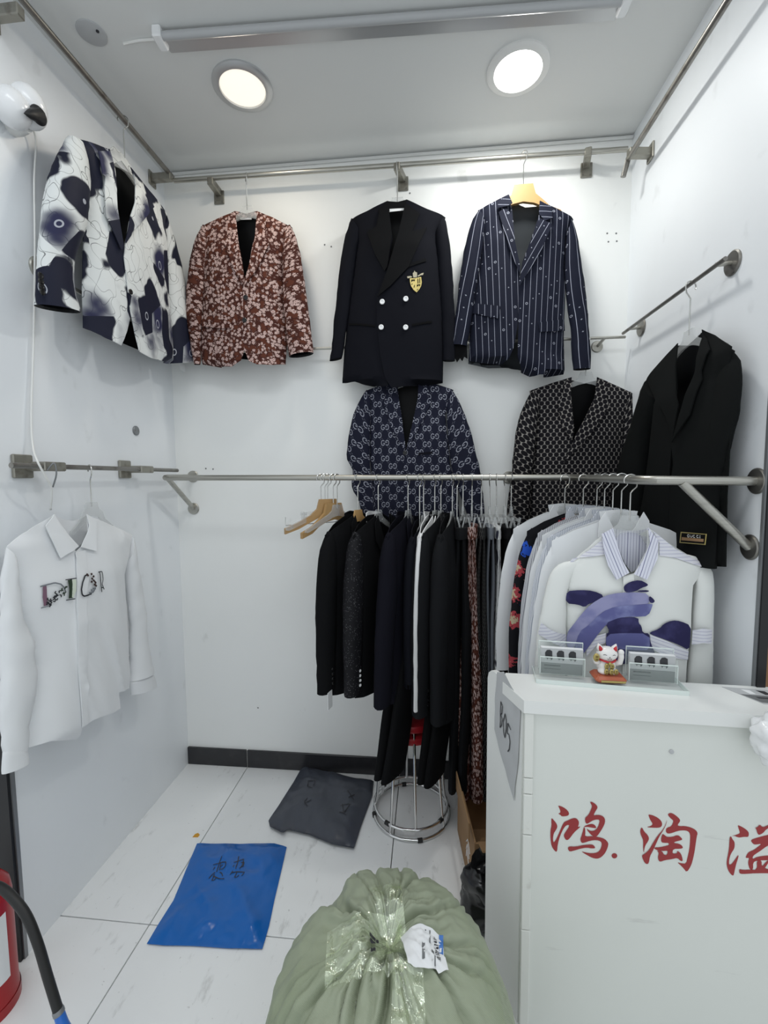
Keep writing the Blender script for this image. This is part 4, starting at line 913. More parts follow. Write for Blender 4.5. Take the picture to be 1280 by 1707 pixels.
hp = Vector((.607, 1.385, HZ - .014))
g = Garment('shirt', 'cream shirt with violet brush strokes and striped collar facing the counter', 'shirt', hp, 0.0, (900, 870, 4.267), 'shirts on the forward rail', .040, .007, 20, .02); g.crisp = .6
g.body([(520, 45), (400, 130), (210, 310), (188, 450), (185, 700), (190, 900), (200, 1400), (1020, 1400), (1045, 1000), (1075, 740), (1090, 450), (1170, 300), (960, 190), (770, 40)])
g.patch('back', [(520, 60), (220, 310), (190, 700), (210, 1380), (1010, 1380), (1075, 740), (1150, 300), (770, 55), (650, 120)], 'cream_cotton', 0, .002, dfun=g.backfun)
lp = g.patch('front_panel', [(520, 45), (560, 220), (630, 360), (592, 390), (590, 600), (590, 1000), (592, 1400), (200, 1400), (190, 900), (185, 700), (188, 450), (205, 312), (400, 130)], 'cream_cotton', 0, .002)
rp = g.patch('front_panel', [(770, 40), (760, 200), (672, 365), (590, 390), (588, 600), (588, 1000), (588, 1400), (1020, 1400), (1045, 1000), (1075, 740), (1090, 450), (1178, 302), (960, 190)], 'cream_cotton', .004, .002)
g.patch('yoke', [(470, 85), (440, 130), (260, 265), (195, 320), (230, 262), (480, 230), (500, 150)], 'stripe_band', .006, .002); g.patch('yoke', [(800, 60), (850, 150), (850, 240), (960, 255), (1090, 300), (1195, 335), (1165, 295), (960, 190)], 'stripe_band', .008, .002)
g.patch('collar', [(520, 45), (440, 88), (455, 200), (485, 310), (545, 412), (636, 362), (590, 280), (555, 180)], 'stripe_lilac', .016, .003, rot=.35)
g.patch('collar', [(770, 40), (842, 130), (838, 260), (762, 412), (670, 372), (735, 270), (785, 150)], 'stripe_lilac', .018, .003, rot=-.35)
g.patch('collar_stand', [(522, 48), (600, 62), (700, 62), (768, 44), (785, 140), (700, 330), (650, 360), (600, 290), (555, 180)], 'stripe_lilac', 0, .002, dfun=lambda u, v: -.010)
g.patch('placket', [(592, 390), (668, 375), (680, 600), (682, 1000), (682, 1400), (590, 1400), (590, 1000), (590, 600)], 'cream_cotton', .008, .002, parent=rp)
def pr(pts, m_, ly): g.patch('brush_stroke', pts, m_, ly, 0, res=.02, sm=1)
pr([(184, 492), (290, 484), (380, 490), (460, 525), (420, 565), (350, 580), (318, 608), (270, 588), (184, 580)], 'purple_dark', .0095)
pr([(188, 790), (230, 740), (290, 660), (360, 585), (460, 525), (560, 503), (690, 500), (772, 510), (778, 590), (690, 590), (590, 600), (500, 640), (420, 720), (330, 800), (260, 860), (230, 905), (190, 905)], 'purple_light', .0105)
pr([(240, 905), (280, 780), (340, 740), (440, 640), (540, 600), (690, 590), (800, 580), (800, 600), (770, 670), (690, 675), (590, 676), (480, 720), (420, 790), (360, 870), (300, 950), (240, 960)], 'purple_mid', .0115)
pr([(595, 455), (640, 425), (710, 412), (766, 440), (768, 455), (720, 470), (680, 495), (620, 503), (598, 490)], 'purple_dark', .0120)
pr([(690, 488), (772, 484), (775, 500), (700, 498)], 'purple_dark', .0125); pr([(775, 525), (800, 540), (820, 565), (800, 580), (776, 570)], 'purple_dark', .0125)
pr([(465, 722), (540, 690), (590, 678), (700, 678), (702, 720), (722, 740), (730, 790), (778, 792), (782, 850), (830, 960), (830, 1010), (470, 1010), (468, 800), (495, 780)], 'purple_dark', .0125)
pr([(470, 800), (590, 790), (780, 795), (782, 910), (700, 915), (590, 905), (470, 895)], 'purple_mid', .0130)
pr([(780, 785), (850, 760), (880, 725), (940, 700), (1000, 705), (1074, 738), (1070, 830), (1060, 915), (1000, 880), (900, 840), (785, 800)], 'purple_dark', .0100)
g.patch('stripe_print', [(782, 800), (900, 845), (1058, 918), (1052, 980), (900, 960), (790, 900)], 'stripe_band', .0095, 0, rot=-.35)
g.patch('stripe_print', [(330, 870), (400, 810), (468, 790), (468, 860), (400, 880), (330, 960)], 'stripe_band', .0095, 0, rot=.3)
sl = g.sleeve([(280, 265), (130, 290), (50, 400), (15, 600), (-20, 760), (-40, 1000), (-40, 1300)], [(230, 360), (190, 500), (186, 700), (188, 900), (180, 1100), (170, 1300)], 'cream_cotton', .006, .35, .03, lining='cotton_grey')
sr = g.sleeve([(1000, 210), (1160, 262), (1224, 330), (1238, 430), (1232, 600), (1230, 800), (1226, 1150), (1222, 1350)], [(1100, 400), (1088, 600), (1075, 800), (1055, 1000), (1040, 1180), (1036, 1350)], 'cream_cotton', .006, .35, .03, lining='cotton_grey')
ft = lambda u, v: .0385
g.patch('stripe_print', [(8, 715), (60, 760), (185, 800), (185, 895), (90, 860), (-15, 795)], 'stripe_band', 0, 0, parent=sl, dfun=lambda u, v: .040 - 14 * (u - (g.flat((95, 800), .03)[0])) ** 2, rot=.3)
g.patch('stripe_print', [(1085, 770), (1160, 758), (1224, 765), (1222, 865), (1160, 862), (1078, 872)], 'stripe_band', 0, 0, parent=sr, dfun=lambda u, v: .040 - 14 * (u - (g.flat((1155, 810), .03)[0])) ** 2)
hanger(hp, 0.0, 'clear', 'clear plastic hanger in the brush-print shirt', 'shirt hangers on the forward rail', HR, .112, 'x', span=.085, tilt=0)

# ================================================================== counter
FR = math.atan2(-.025, .572)
CT = .95
A0 = Vector((.254, 1.142, 0)); fx = Vector((math.cos(FR), math.sin(FR), 0)); fy = Vector((-fx.y, fx.x, 0))
e = empty('counter', (A0.x, A0.y, 0), (0, 0, FR), 'white shop counter with red Chinese characters on its front', 'counter')
W_ = .78
def quadbox(mb, pts, z0, z1):
    n = len(pts); return mb.add([(x, y, z0) for x, y in pts] + [(x, y, z1) for x, y in pts], [tuple(range(n - 1, -1, -1)), tuple(range(n, 2 * n))] + [(i, (i + 1) % n, n + (i + 1) % n, n + i) for i in range(n)])
quadbox(MB(), [(-.004, -.012), (W_, -.012), (W_, .150), (-.030, .150), (-.046, .09)], CT - .034, CT).build('top', MT['laminate'], e)
fp = MB().box((W_ / 2 + .012, .008, (CT - .034) / 2), (W_ - .024, .016, CT - .034)).build('front_panel', MT['counter'], e)
for z0, z1 in ((0, .30), (.302, .575), (.577, .690), (.692, .735), (.737, CT - .035)):
    MB().box((.011, .004, (z0 + z1) / 2), (.024, .026, z1 - z0), bev=.002).build('edge_strip', MT['edging'], e)
MB().box((W_ / 2, .135, .45), (W_, .012, .9)).build('back_panel', MT['laminate'], e)
MB().lathe((.36, -.0005, .835), [(.0055, 0), (.0055, .002), (.003, .003)], 12, axis=(0, -1, 0)).build('screw', MT['pale_print'], e)
# left side board, turned outwards, with a rounded upper corner
P0 = Vector((.250, 1.150, 0)); P1 = Vector((.182, 1.320, 0)); dl = (P0 - P1); sl_ = dl.length
rs = math.atan2(dl.y, dl.x)
pl = [(0, 0), (sl_, 0), (sl_, CT - .012), (.045, CT + .006), (.022, CT + .003), (.006, CT - .010), (0, CT - .03)]
si = MB().prism(pl, (P1.x, P1.y, 0), dl.normalized(), (0, 0, 1), Vector((dl.y, -dl.x, 0)).normalized() * -1, .016)
si.v = [tuple(Matrix.Rotation(-FR, 3, 'Z') @ (Vector(v) - A0)) for v in si.v]
si.build('side_board', MT['laminate'], e)
# red lettering on the front
class Plane(Garment):
    def __init__(s, origin, R, parent): s.e = parent; s.R = R; s.o = Vector(origin); s.n = R @ Vector((0, -1, 0)); s.T = None; s.depth = 0; s.wr = 0; s.seed = 0; s.tab = None; s.back = 0
    def D(s, u, v): return .0
RF = Matrix.Rotation(FR, 3, 'Z')
pn = Plane(A0, RF, e); z_ = lambda u, v: .0006
def glyph(T, polys, label):
    pn.T = T; first = None
    for i, pl in enumerate(polys):
        o = pn.patch('character_stroke', smooth(pl, 1), 'red_paint', .0003 * (i % 3), 0, res=None, dfun=z_, parent=fp)
        if i == 0: o['label'] = label
glyph((910, 1330, 10.24), [
 [(200, 125), (300, 160), (375, 220), (398, 275), (370, 310), (270, 320), (245, 290), (205, 270), (250, 255), (235, 190)],
 [(95, 340), (150, 400), (185, 450), (195, 500), (170, 550), (130, 610), (118, 700), (130, 775), (180, 700), (240, 560), (300, 420), (350, 395), (450, 350), (510, 345), (555, 385), (565, 440), (540, 505), (595, 485), (560, 520), (480, 590), (400, 700), (360, 725), (325, 705), (300, 640), (330, 590), (410, 465), (350, 465), (300, 520), (240, 650), (200, 790), (190, 925), (150, 910), (95, 830), (75, 700), (75, 560), (95, 470), (90, 390)],
 [(755, 65), (800, 75), (860, 120), (885, 165), (850, 220), (805, 305), (880, 290), (960, 305), (1005, 350), (1010, 420), (970, 510), (900, 620), (860, 665), (800, 660), (720, 580), (690, 520), (740, 560), (800, 570), (860, 540), (900, 470), (920, 375), (850, 370), (780, 395), (700, 450), (670, 420), (665, 340), (720, 300), (760, 220), (790, 140), (760, 95)],
 [(640, 490), (750, 445), (820, 450), (860, 500), (850, 520), (780, 510), (700, 495), (670, 500)],
 [(650, 490), (670, 530), (672, 600), (665, 662), (800, 655), (900, 670), (1000, 700), (1060, 760), (1065, 810), (1020, 930), (950, 1010), (880, 1042), (800, 1030), (720, 990), (590, 910), (680, 935), (780, 950), (880, 935), (930, 880), (955, 800), (940, 745), (860, 720), (760, 730), (640, 772), (600, 765), (585, 700), (610, 640), (630, 560)],
 [(375, 850), (400, 830), (500, 835), (650, 805), (780, 795), (820, 815), (845, 860), (780, 865), (700, 850), (600, 865), (500, 895), (410, 920), (380, 890)],
 [(1168 + 50 * math.cos(a * .628), 990 + 46 * math.sin(a * .628)) for a in range(10)]], 'red brush character, first from the left')
glyph((1060, 1345, 11.636), [
 [(240, 145), (330, 165), (430, 215), (495, 280), (510, 340), (490, 390), (430, 408), (300, 405), (200, 395), (300, 370), (325, 330), (280, 260), (250, 190)],
 [(120, 400), (160, 480), (230, 550), (255, 610), (235, 670), (185, 740), (160, 820), (155, 905), (138, 820), (140, 660), (130, 620), (95, 550), (80, 480), (95, 415)],
 [(605, 240), (590, 330), (540, 440), (450, 580), (380, 740), (320, 870), (270, 960), (250, 1090), (215, 1115), (170, 1090), (130, 1010), (115, 940), (180, 905), (260, 830), (330, 700), (420, 560), (520, 450), (580, 330)],
 [(615, 150), (650, 118), (710, 125), (790, 180), (850, 240), (858, 280), (805, 350), (830, 375), (950, 372), (1070, 400), (1160, 450), (1198, 510), (1180, 570), (1160, 700), (1140, 850), (1110, 1000), (1070, 1140), (985, 1275), (920, 1190), (850, 1120), (800, 1078), (880, 1095), (970, 1105), (1000, 980), (1035, 820), (1050, 650), (1050, 520), (1000, 465), (900, 455), (800, 470), (680, 515), (610, 520), (575, 480), (590, 410), (690, 375), (730, 270), (690, 240), (640, 190)],
 [(520, 525), (570, 560), (600, 585), (700, 585), (800, 550), (850, 570), (908, 635), (850, 655), (745, 680), (740, 705), (830, 715), (890, 750), (915, 795), (870, 815), (720, 815), (705, 910), (615, 850), (500, 860), (370, 830), (350, 790), (470, 785), (600, 755), (640, 740), (635, 700), (550, 700), (495, 690), (485, 630), (500, 560)],
 [(400, 850), (505, 855), (545, 935), (605, 935), (618, 840), (715, 830), (705, 910), (800, 905), (795, 855), (850, 880), (890, 950), (910, 1050), (870, 1055), (800, 990), (700, 1015), (560, 1035), (480, 1065), (440, 1050), (425, 980), (445, 890)]], 'red brush character in the middle')
glyph((1200, 1365, 16.0), [
 [(470, 165), (560, 200), (680, 270), (765, 350), (770, 430), (750, 485), (640, 480), (520, 500), (450, 485), (390, 455), (300, 465), (395, 440), (500, 405), (535, 370), (500, 270)],
 [(265, 480), (300, 470), (330, 540), (385, 610), (395, 690), (380, 800), (310, 900), (265, 1000), (240, 1120), (245, 1230), (310, 1210), (400, 1090), (490, 960), (495, 1010), (440, 1180), (400, 1340), (370, 1490), (345, 1520), (280, 1470), (215, 1370), (180, 1240), (180, 1120), (215, 950), (245, 760), (250, 600)],
 [(940, 240), (1000, 225), (1065, 150), (1140, 230), (1270, 180), (1400, 130), (1400, 210), (1240, 270), (1150, 380), (1040, 435), (1000, 390), (975, 290)],
 [(810, 565), (1000, 500), (1270, 430), (1600, 380), (1620, 500), (1290, 600), (1290, 720), (1230, 740), (1100, 840), (960, 930), (880, 990), (865, 1080), (1000, 1010), (1280, 975), (1480, 1000), (1480, 1110), (1250, 1105), (1000, 1110), (880, 1160), (885, 1360), (800, 1355), (760, 1250), (750, 1150), (780, 1040), (690, 1045), (690, 1010), (740, 910), (800, 870), (900, 830), (1010, 750), (1120, 660), (950, 690), (880, 670)],
 [(980, 1100), (1110, 1100), (1115, 1290), (1240, 1130), (1330, 1100), (1250, 1240), (1180, 1330), (1480, 1360), (1640, 1380), (1640, 1455), (950, 1450), (700, 1470), (530, 1470), (510, 1400), (520, 1340), (620, 1365), (800, 1355), (990, 1365)]], 'red brush character at the right edge')
# paper sign on the side board
pn2 = Plane(P0, Matrix.Rotation(rs, 3, 'Z'), e); pn2.T = (800, 1100, 5.69)
nd = Vector((dl.y, -dl.x, 0)).normalized()
pn2.n = pn2.R @ Vector((0, -1, 0))
sg = empty('paper_sign', P0, (0, 0, rs), 'crumpled paper sign reading B05 taped to the counter side', 'sign')
pn2.e = sg; zs = lambda u, v: .0035 + .0025 * noise.noise(Vector((u * 30, v * 22, 3)))
pn2.patch('sheet', [(160, 118), (225, 112), (320, 290), (382, 400), (372, 700), (358, 980), (330, 1200), (322, 1335), (190, 880), (136, 655), (140, 400)], 'pale_print', 0, .0004, dfun=zs, res=.012)
for st in ([(196, 395), (192, 520), (188, 642)], [(196, 398), (212, 440), (206, 510), (192, 520)], [(194, 520), (210, 560), (204, 620), (188, 642)], [(236, 510), (220, 580), (224, 700), (236, 745), (246, 660), (246, 560), (236, 512)], [(262, 600), (290, 665)], [(262, 602), (256, 700), (272, 705), (284, 780), (276, 850), (262, 870)]):
    pn2.stroke('handwriting', st, .0035, 'ink', .0022, 0, zs)

# ---- acrylic card stand
sc = at(1012, 1140, 2, CT); sr_ = FR - .06
e = empty('acrylic_stand', (sc.x, sc.y + .012, CT), (0, 0, sr_), 'clear acrylic stand with two card pockets on the counter', 'stand')
MB().box((0, 0, .006), (.385, .088, .012), bev=.002).build('base_plate', MT['acrylic'], e)
MB().box((0, -.0445, .006), (.385, .0012, .0122)).box((-.193, 0, .006), (.0012, .088, .0122)).box((.193, 0, .006), (.0012, .088, .0122)).build('edge_highlight', MT['acrylic_highlight'], e)  # thin pale strips stand in for bright highlights on the base edges
HX = (-.118, .118)
for hx in HX:
    h = MB().box((hx, .022, .056), (.122, .003, .086), bev=.001).build('pocket_back', MT['acrylic'], e)
    MB().box((hx, -.008, .038), (.122, .003, .050), bev=.001).build('pocket_front', MT['acrylic'], e)
    for s in (-1, 1): MB().box((hx + s * .0595, .007, .046), (.003, .028, .066), bev=.001).build('pocket_side', MT['acrylic'], h)
    MB().box((hx, .022, .1002), (.122, .0034, .0022)).box((hx - .0605, .022, .058), (.0015, .0034, .084)).box((hx + .0605, .022, .058), (.0015, .0034, .084)).build('edge_highlight', MT['acrylic_highlight'], h)  # edge highlights of the back plate, put in as pale strips
    MB().box((hx, -.008, .0640), (.122, .0034, .0022)).box((hx - .0605, -.008, .038), (.0015, .0034, .050)).box((hx + .0605, -.008, .038), (.0015, .0034, .050)).build('edge_highlight', MT['acrylic_highlight'], h)  # same painted highlights around the front plate
RS = Matrix.Rotation(sr_, 3, 'Z'); so = Vector((sc.x, sc.y + .012, CT))
for hx, nm in zip(HX, ('left', 'right')):
    c = so + RS @ Vector((hx, .006, .0125))
    b = empty('business_cards', c, (0, 0, sr_), 'stack of grey business cards in the acrylic pocket ' + ('left of the lucky cat' if nm == 'left' else 'right of the lucky cat'), 'cards', 'business cards on the counter')
    MB().box((0, 0, .038), (.114, .014, .076)).build('stack', MT['paper'], b)
    MB().box((0, -.0075, .054), (.113, .0006, .042)).build('picture_band', MT['pale_print'], b)
    MB().box((0, -.0075, .0165), (.113, .0006, .032)).build('text_band', MT['grey_print'], b)
    for k in range(3):
        x = -.036 + k * .032
        MB().prism([(1.3 * a_, 1.15 * b_) for a_, b_ in ((-.007, -.009), (-.004, -.010), (-.003, -.014), (-.001, -.010), (.004, -.010), (.005, -.015), (.008, -.011), (.007, .009), (.002, .012), (-.004, .011), (-.008, .004))], (x, -.0079, .057), (1, 0, 0), (0, 0, 1), (0, -1, 0), .0005).build('coat_picture', MT['ink'], b)
    MB().box((-.026, -.0081, .025), (.044, .0004, .004)).build('text_line', MT['ink'], b); MB().box((-.026, -.0081, .015), (.044, .0004, .002)).build('text_line', MT['ink'], b)
# ---- lucky cat
cc = so + RS @ Vector((0.0, -.004, .012))
e = empty('lucky_cat', cc, (0, 0, sr_ + .08), 'white beckoning cat figurine with gold coins on an amber base', 'figurine')
MB().box((.002, -.006, .009), (.082, .062, .018), bev=.007).build('base', MT['cat_base'], e, smooth=.6)
MB().box((.006, -.0375, .0075), (.064, .002, .006), bev=.001).build('gold_script', MT['gold'], e)
MB().ball((0, .004, .040), (.026, .021, .026)).ball((-.012, -.008, .026), (.014, .014, .010)).ball((.013, -.008, .026), (.014, .014, .010)).build('body', MT['cat_white'], e, smooth=True)
hd = MB().ball((0, -.001, .073), (.0285, .022, .0205)).build('head', MT['cat_white'], e, smooth=True)
for s in (-1, 1):
    er = MB().lathe((s * .018, 0, .084), [(.0105, 0), (.0075, .008), (.001, .018)], 14, axis=(s * .35, 0, 1)).build('ear', MT['cat_white'], hd, smooth=True)
    MB().lathe((s * .0182, -.006, .085), [(.0065, 0), (.0045, .006), (.0008, .013)], 10, axis=(s * .35, -.12, 1)).build('inner_ear', MT['cat_red'], er, smooth=True)
    MB().tube([(s * .016, -.0185, .075), (s * .012, -.0208, .0772), (s * .008, -.0218, .0755)], .0007, 5).build('eye', MT['ink'], hd)
MB().ball((0, -.0228, .070), (.0016, .001, .0012), 8, 6).build('nose', MT['ink'], hd)
MB().tube([(-.006, -.0222, .0655), (-.003, -.0225, .064), (0, -.0228, .0665), (.003, -.0225, .064), (.006, -.0222, .0655)], .0006, 5).build('mouth', MT['ink'], hd)
MB().tube([(.023 * math.cos(a * .4189), .002 + .021 * math.sin(a * .4189), .0565 + .002 * math.cos(a * .8)) for a in range(15)], .0026, 8, closed=True).build('collar', MT['cat_red'], e, smooth=True)
MB().ball((.001, -.0215, .052), .0045, 10, 8).build('bell', MT['gold'], e, smooth=True)
MB().tube([(.020, 0, .045), (.034, -.004, .050), (.036, -.006, .066), (.034, -.009, .078)], [.008, .008, .0075, .007], 10).ball((.034, -.010, .081), (.008, .007, .0085), 12, 8).build('raised_paw', MT['cat_white'], e, smooth=True)
MB().tube([(-.018, 0, .048), (-.031, -.006, .050), (-.034, -.010, .062)], [.008, .0075, .007], 10).build('arm', MT['cat_white'], e, smooth=True)
for x, y, z, r in ((-.033, -.016, .066, .0105), (-.006, -.019, .043, .0075), (.008, -.019, .043, .0075), (-.008, -.023, .029, .0075), (.005, -.024, .029, .0075), (.018, -.022, .029, .0075)):
    cn = MB().ball((x, y, z), (r * .85, r * .45, r * 1.15), 12, 8).build('coin', MT['gold'], e, smooth=True)
    MB().box((x, y - r * .44, z + r * .35), (r * .7, .001, r * .5)).box((x, y - r * .44, z - r * .4), (r * .7, .001, r * .5)).build('coin_mark', MT['gold_dark'], cn)
# ---- flat card on the counter
c = at(1256, 1160, 2, CT)
e = empty('flyer', (c.x + .02, c.y - .004, CT), (0, 0, FR - .05), 'grey flyer with coat pictures lying flat on the counter', 'flyer')
MB().prism([(-.075, .042), (.14, .042), (.14, -.042), (-.022, -.042)], (0, 0, .0002), (1, 0, 0), (0, 1, 0), (0, 0, 1), .001).build('sheet', MT['pale_print'], e)
MB().prism([(-.05, .004), (.13, .004), (.13, -.036), (-.022, -.036)], (0, 0, .0012), (1, 0, 0), (0, 1, 0), (0, 0, 1), .0003).build('text_band', MT['grey_print'], e)
for k in range(4): MB().prism([(-.012, .014), (.008, .012), (.012, -.008), (-.002, -.010)], (-.022 + k * .036, .020, .0012), (1, 0, 0), (0, 1, 0), (0, 0, 1), .0003).build('coat_picture', MT['ink' if k else 'paper'], e)
MB().prism([(-.02, .003), (.05, .003), (.052, -.004), (-.017, -.004)], (.0, -.010, .0015), (1, 0, 0), (0, 1, 0), (0, 0, 1), .0003).build('text_line', MT['ink'], e)
# ---- white plastic bag bundle hanging at the counter edge
c = at(1284, 1222, 1, 1.085)
mb = MB().ball((0, 0, 0), (.042, .036, .058), 40, 30)
mb.v = [tuple(Vector(v) * (1 + .30 * noise.noise(Vector(v) * 38) + .22 * abs(noise.noise(Vector(v) * 70)))) for v in mb.v]
e = empty('plastic_bag', (c.x, 1.07, c.z), label='crumpled white plastic bag hanging at the right edge of the counter', cat='bag')
mb.build('pouch', MT['white_gloss'], e, smooth=True)
mb2 = MB().ball((0, 0, 0), (.03, .026, .026), 30, 20); mb2.v = [tuple(Vector(v) * (1 + .3 * noise.noise(Vector(v) * 60 + Vector((4, 0, 0)))) + Vector((.004, .0, -.052))) for v in mb2.v]; mb2.build('knot', MT['white_gloss'], e, smooth=True)

# ================================================================== floor things
# ---- bale sack
BX, BY, RX_, RY_, BH = -.085, .885, .290, .315, .54
PR = [(0, 1.0), (.12, 1.0), (.30, .99), (.50, .96), (.70, .89), (.86, .76), (.96, .58), (1.0, .38), (1.0, .20), (.95, .07), (.86, .0)]
def crease(th, r):
    k = 0; th += .35 * noise.noise(Vector((math.cos(th) * 2, math.sin(th) * 2, r * 3)))
    for fq, am, ph, wd, ext in ((3.2, 1.1, 1.7, 8, .66), (6, 1.0, .3, 6, .60), (14, .8, 4.1, 5, .34), (23, .6, 2.2, 5, .26)):
        n = noise.noise(Vector((math.cos(th) * fq * .55, math.sin(th) * fq * .55, ph + r * .5)))
        k += am * (1 - min(1, abs(n) * wd)) ** 1.5 * max(0, 1 - r / ext) ** .7
    return k
def sackr(s, th):
    t = s * (len(PR) - 1); i = min(int(t), len(PR) - 2); f = t - i
    f = f; a, b = PR[i], PR[i + 1]; r = a[0] + (b[0] - a[0]) * f; z = a[1] + (b[1] - a[1]) * f
    return r, z
def sackpt(s, th, off=0.0, ck=1.0):
    r, z = sackr(s, th); x, y = math.cos(th), math.sin(th)
    big = .035 * noise.noise(Vector((x * 1.4, y * 1.4, s * 2.5))) + .02 * noise.noise(Vector((x * 3, y * 3, s * 5 + 7)))
    cz = ck * crease(th, s) * (.033 * min(1, s * 8))
    fine = .006 * noise.noise(Vector((x * r * 16, y * r * 16, z * 9)))
    dip = -.035 * math.exp(-(r / .16) ** 2) + .02 * math.exp(-((r - .22) / .12) ** 2)
    n = Vector((x * r, y * r, max(.12, 1 - r * .8))).normalized() if s < .75 else Vector((x, y, 0))
    p = Vector((x * r * RX_ * (1 + big), y * r * RY_ * (1 + big), z * BH + dip * (s < .8)))
    return p + n * (-cz + fine + off)
def sack_at(x, y, off=0.0):
    th = math.atan2(y / RY_, x / RX_); rr_ = math.hypot(x / RX_, y / RY_); lo, hi = 0.0, .68
    for _ in range(24):
        m_ = (lo + hi) / 2; p = sackpt(m_, th)
        if math.hypot(p.x / RX_, p.y / RY_) < rr_: lo = m_
        else: hi = m_
    p = sackpt(lo, th, 0, .25); return Vector((x, y, p.z + off))
e = empty('bale_sack', (BX, BY, 0), label='big green woven plastic bale sack gathered and taped on top', cat='sack')
NT, NS = 260, 90; vs = []; fs = []
for i in range(NS + 1):
    for j in range(NT): vs.append(sackpt(.012 + .988 * (i / NS), 2 * PI * j / NT))
for i in range(NS):
    for j in range(NT): fs.append((i * NT + j, (i + 1) * NT + j, (i + 1) * NT + (j + 1) % NT, i * NT + (j + 1) % NT))
fs.append(tuple(range(NT))); fs.append(tuple(NS * NT + j for j in range(NT - 1, -1, -1)))
MB().add(vs, fs).build('sack_body', MT['sack'], e, smooth=True)
def on_sack(name, quad, mat, off, nx=14, ny=14, wob=.002, zz=.55):
    q = [at(px, py, 2, zz) for px, py in quad]; vs = []; fs = []
    for i in range(ny + 1):
        for j in range(nx + 1):
            a = q[0].lerp(q[1], j / nx); b = q[3].lerp(q[2], j / nx); p = a.lerp(b, i / ny)
            s_ = sack_at(p.x - BX, p.y - BY, off); s_.z += wob * noise.noise(Vector((p.x * 60, p.y * 60, 1))); vs.append(s_)
    for i in range(ny):
        for j in range(nx): k = i * (nx + 1) + j; fs.append((k, k + nx + 1, k + nx + 2, k + 1))
    return MB().add(vs, fs).build(name, MT[mat], e, smooth=True)
on_sack('tape', [(545, 1530), (672, 1510), (690, 1612), (540, 1625)], 'tape', .004, 30, 24, .004)
on_sack('tape', [(655, 1600), (705, 1600), (712, 1720), (650, 1720)], 'tape', .004, 16, 30, .004)
on_sack('tape', [(612, 1465), (668, 1460), (676, 1545), (640, 1555)], 'tape', .004, 14, 24, .004)
lb = on_sack('shipping_label', [(667, 1545), (733, 1547), (748, 1602), (680, 1606)], 'paper', .0075, 16, 14, .003); lb['label'] = 'white paper shipping label with barcode'
def lab_q(x0, y0, x1, y1):
    f = lambda x, y: (600 + x / 7.53, 1530 + y / 7.53); return [f(x0, y0), f(x1, y0), f(x1, y1), f(x0, y1)]
for r_ in ((925, 215, 965, 260), (932, 275, 985, 335), (945, 345, 998, 395), (965, 410, 1015, 460)):
    for k in range(4):
        h_ = (r_[3] - r_[1]) / 8; o = on_sack('barcode_bar', lab_q(r_[0], r_[1] + 2 * k * h_, r_[2], r_[1] + (2 * k + 1) * h_), 'ink', .0088, 4, 2, .003); o.parent = lb
for r_ in ((900, 355, 930, 400), (780, 325, 815, 480), (870, 150, 885, 300), (935, 440, 950, 490), (815, 150, 830, 165)): o = on_sack('label_print', lab_q(*r_), 'grey_print', .0088, 3, 6, .003); o.parent = lb
o = on_sack('label_stripe', lab_q(992, 135, 1045, 330), 'blue_print', .0088, 6, 10, .003); o.parent = lb
for r_ in ((120, 160, 195, 215), (128, 230, 195, 290), (135, 395, 195, 455), (200, 170, 235, 215)): on_sack('stamp_mark', lab_q(*r_), 'ink', .0085, 5, 5, .006)

class Floor(Garment):
    def __init__(s, name, label, cat, loc, T, depth, wr, seed, group=None):
        s.e = empty(name, loc, (-PI / 2, 0, 0), label, cat, group); s.R = Matrix.Rotation(-PI / 2, 3, 'X'); s.o = Vector(loc); s.n = Vector((0, 0, 1)); s.T = T
        s.depth = depth; s.wr = wr; s.seed = seed; s.back = .0; s.tab = None
    def prof(s, u, v):
        P = s.out; d = 9
        for i in range(len(P)):
            a, b = Vector(P[i - 1]), Vector(P[i]); ab = b - a; t = max(0, min(1, (Vector((u, v)) - a).dot(ab) / ab.length_squared)); d = min(d, (Vector((u, v)) - a - ab * t).length)
        return min(1, d / .09) ** .55, min(1, d / .05)
    def D(s, u, v):
        b, t = s.prof(u, v); w = noise.noise(Vector((u * 11 + v * 6, v * 5, s.seed))) + .7 * abs(noise.noise(Vector((u * 14 - v * 12, v * 14, s.seed + 5))))
        w += .5 * (1 - min(1.0, abs(noise.noise(Vector((u * 7 + v * 9, v * 6 - u * 3, s.seed + 2)))) * 5)); return .002 + s.depth * b + s.wr * (w * .5) * t
    def flat(s, q, d):
        r = ray(s.T[0] + q[0] / s.T[2], s.T[1] + q[1] / s.T[2]); t = (s.o + s.n * d - CAM).dot(s.n) / r.dot(s.n); p = s.R.transposed() @ (CAM + r * t - s.o)
        return (p.x, p.z)
g = Floor('mailer_bag', 'blue plastic mailer bag with handwriting lying on the floor', 'parcel', (-.74, 1.46, 0), (220, 1240, 2.909), .018, .026, 3, 'mailer bags on the floor')
OUT = [(315, 483), (520, 485), (690, 482), (750, 500), (730, 590), (690, 760), (665, 880), (632, 992), (480, 990), (290, 978), (150, 975), (72, 968), (130, 870), (200, 760), (225, 700), (270, 590)]
g.body(OUT); g.patch('bag', OUT, 'mailer_blue', 0, .0015, res=.014)
HF = (340, 1420, 14.222); hw_ = lambda x, y: ((HF[0] + x / HF[2] - 220) * 2.909, (HF[1] + y / HF[2] - 1240) * 2.909)
